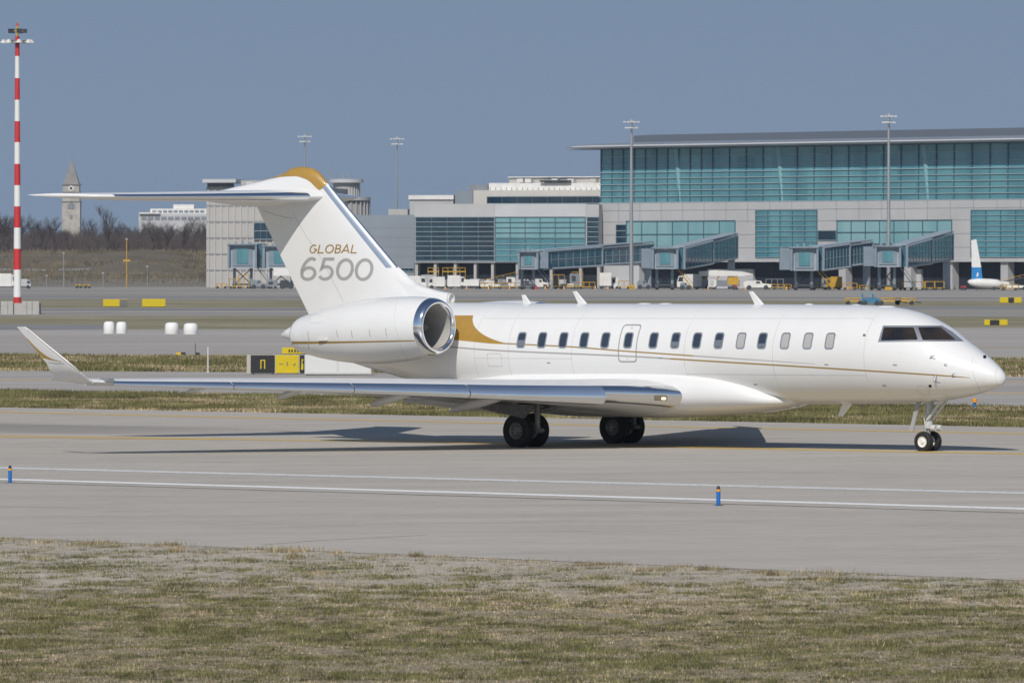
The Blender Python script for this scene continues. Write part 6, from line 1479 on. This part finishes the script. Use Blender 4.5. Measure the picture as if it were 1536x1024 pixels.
van(9, 1410, 6.0, 3.4, 'white box truck at the left edge behind the red and white mast', d=1); van(36, 1415, 3.2, 2.2, 'grey white van right behind the red and white mast', 'cladding_lt', d=1)
for k, u in enumerate((118, 131)): gpu(u, 1440, 1.4, 0.9, ('small yellow unit, left of two at the foot of the bank', 'small yellow unit, right of two at the foot of the bank')[k], 'eq_yellow')
for k, (u, m_) in enumerate(((352, 'eq_yellow'), (366, 'eq_yellow'), (332, 'eq_yellow'))): dolly(u, 1410 + 6 * k, 2.4, ('yellow dolly under the left cab at the ribbed hall', 'tall yellow dolly between the two cabs at the ribbed hall', 'low yellow dolly left of the ribbed hall cab')[k], m_, post=(1.8, 2.6, 0.6)[k])
tug(388, 1405, 3.4, 'dark tug between the two cabs at the ribbed hall', 'eq_grey'); gpu(408, 1404, 2.4, 1.9, 'dark power unit under the white board', 'eq_grey'); tug(430, 1402, 3.0, 'dark tug half hidden by the tail fin', 'eq_dark')

# rows of alike small pieces: orange cones and light alloy containers
for k in range(16):
    u = (642, 668, 700, 733, 764, 785, 818, 846, 893, 912, 1010, 1062, 1118, 1180, 1272, 1432)[k]
    p = gq(u, 1338 + 11 * ((k * 5) % 4) if u > 960 else 1372 + 4 * (k % 3)); e = empty('traffic_cone', p, 0, 'small orange cone with a white band on the stand before the terminal', 'cone', 'orange cones on the stands')
    MB().lathe([(0.05, 0.20), (0.33, 0.135), (0.334, 0.130)], 10).lathe([(0.54, 0.09), (0.80, 0.035), (0.81, 0.001)], 10).build('cone', M['marker_orange'], e) if False else MB().lathe([(0.0, 0.28), (0.05, 0.28), (0.06, 0.19), (0.80, 0.04), (0.81, 0.001)], 10).build('cone', M['marker_orange'], e)
    MB().lathe([(0.36, 0.142), (0.52, 0.112)], 10).build('band', M['mast_white'], e)
M['alloy'] = mat('container_alloy', (0.50, 0.51, 0.52), 0.45, 0.4, var=0.25, vscale=0.8)
for k in range(14):
    u = (618, 629, 663, 676, 697, 720, 735, 752, 778, 786, 843, 1060, 1068, 1128)[k]; p = gq(u, 1412 + 3 * (k % 4) if u < 960 else 1372 + 4 * (k % 2))
    e = empty('cargo_container', p, 0, 'light alloy cargo container standing among the vehicles before the undercroft', 'container', 'alloy cargo containers before the undercroft')
    MB().prism([(-0.8, 0.5), (0.55, 0.5), (0.95, 0.95), (0.95, 2.1), (-0.8, 2.1)], -0.75, 0.75, 'y').build('body', M['alloy'] if k % 3 else M['far_white'], e)
    MB().span((-0.55, -0.78, 0.65), (0.35, -0.75, 1.95)).build('door', M['eq_grey'] if k % 2 else M['cladding_lt'], e); MB().span((-0.95, -0.8, 0.2), (1.0, 0.8, 0.49)).build('dolly_base', M['eq_dark'], e)
# ================================================================ AIR
hb = MB().span((-3700, -300, -2.5), (3700, 4200, 52)); hm = bpy.data.materials.new('haze'); hm.use_nodes = True; hn = hm.node_tree; hn.nodes.clear()
ho = hn.nodes.new('ShaderNodeOutputMaterial'); hv = hn.nodes.new('ShaderNodeVolumePrincipled'); hv.inputs['Color'].default_value = (0.80, 0.88, 1.0, 1); hv.inputs['Density'].default_value = 0.00007; hv.inputs['Anisotropy'].default_value = 0.3
hn.links.new(hv.outputs['Volume'], ho.inputs['Volume'])
hz = hb.build('haze', hm); hz['kind'] = 'stuff'; tag(hz, 'thin bluish haze in the air over the whole airfield', 'haze')
# ================================================================ LIGHT AND CAMERA
cam = bpy.data.cameras.new('camera'); co = bpy.data.objects.new('camera', cam); COL.objects.link(co)
co.location = CAM; co.rotation_euler = (R(90), 0, 0)
cam.sensor_width = 36.0; cam.lens = F / 1536 * 36.0; cam.shift_y = -(512 - YH) / 1536
cam.clip_start = 1.0; cam.clip_end = 20000
cam.dof.use_dof = True; cam.dof.focus_distance = 172.0; cam.dof.aperture_fstop = 11.0
scene.camera = co
SKY_LO, SKY_HI = (2.90, 3.93, 5.45), (2.50, 3.44, 4.96)
SUN_EL, SUN_AZ = R(43), R(14)     # the sun stands behind the viewer, a little to the left
sd_ = Vector((math.sin(SUN_AZ) * math.cos(SUN_EL), math.cos(SUN_AZ) * math.cos(SUN_EL), -math.sin(SUN_EL)))
sl = bpy.data.lights.new('sun', 'SUN'); sl.energy = 3.5; sl.angle = R(0.5); sl.color = (1.0, 0.945, 0.87)
so = bpy.data.objects.new('sun', sl); COL.objects.link(so); so.rotation_euler = sd_.to_track_quat('-Z', 'Y').to_euler()
w = bpy.data.worlds.new('World'); scene.world = w; w.use_nodes = True
nt = w.node_tree; bg = nt.nodes['Background']
sky = nt.nodes.new('ShaderNodeTexSky'); sky.sky_type = 'NISHITA'; sky.sun_disc = False
sky.sun_elevation = SUN_EL; sky.sun_rotation = math.atan2(-sd_.x, -sd_.y)
sky.air_density = 1.0; sky.dust_density = 0.3; sky.ozone_density = 1.2; sky.altitude = 0
tc = nt.nodes.new('ShaderNodeTexCoord'); sp = nt.nodes.new('ShaderNodeSeparateXYZ'); nt.links.new(tc.outputs['Generated'], sp.inputs[0])
# pale hazy blue low down on the side away from the sun, the clear Nishita sky elsewhere
rz_ = ramp_node(nt, [(0.0, (1, 1, 1)), (0.10, (1, 1, 1)), (0.55, (0, 0, 0))]); nt.links.new(sp.outputs['Z'], rz_.inputs['Fac'])
ry_ = ramp_node(nt, [(0.0, (0.25, 0.25, 0.25)), (0.6, (1, 1, 1))]); nt.links.new(sp.outputs['Y'], ry_.inputs['Fac'])
ml = nt.nodes.new('ShaderNodeMath'); ml.operation = 'MULTIPLY'; nt.links.new(rz_.outputs['Color'], ml.inputs[0]); nt.links.new(ry_.outputs['Color'], ml.inputs[1])
rh = ramp_node(nt, [(0.0, (SKY_LO)), (0.05, (SKY_HI)), (0.5, (1.8, 2.9, 5.2))]); nt.links.new(sp.outputs['Z'], rh.inputs['Fac'])
mx = nt.nodes.new('ShaderNodeMix'); mx.data_type = 'RGBA'; mx.inputs['Factor'].default_value = 1.0
nt.links.new(ml.outputs[0], mx.inputs['Factor']); nt.links.new(sky.outputs['Color'], mx.inputs['A']); nt.links.new(rh.outputs['Color'], mx.inputs['B'])
nt.links.new(mx.outputs['Result'], bg.inputs['Color']); bg.inputs['Strength'].default_value = 0.078
vs_ = scene.view_settings; vs_.view_transform = 'Standard'; vs_.look = 'None'; vs_.exposure = 0.0; vs_.gamma = 1.0
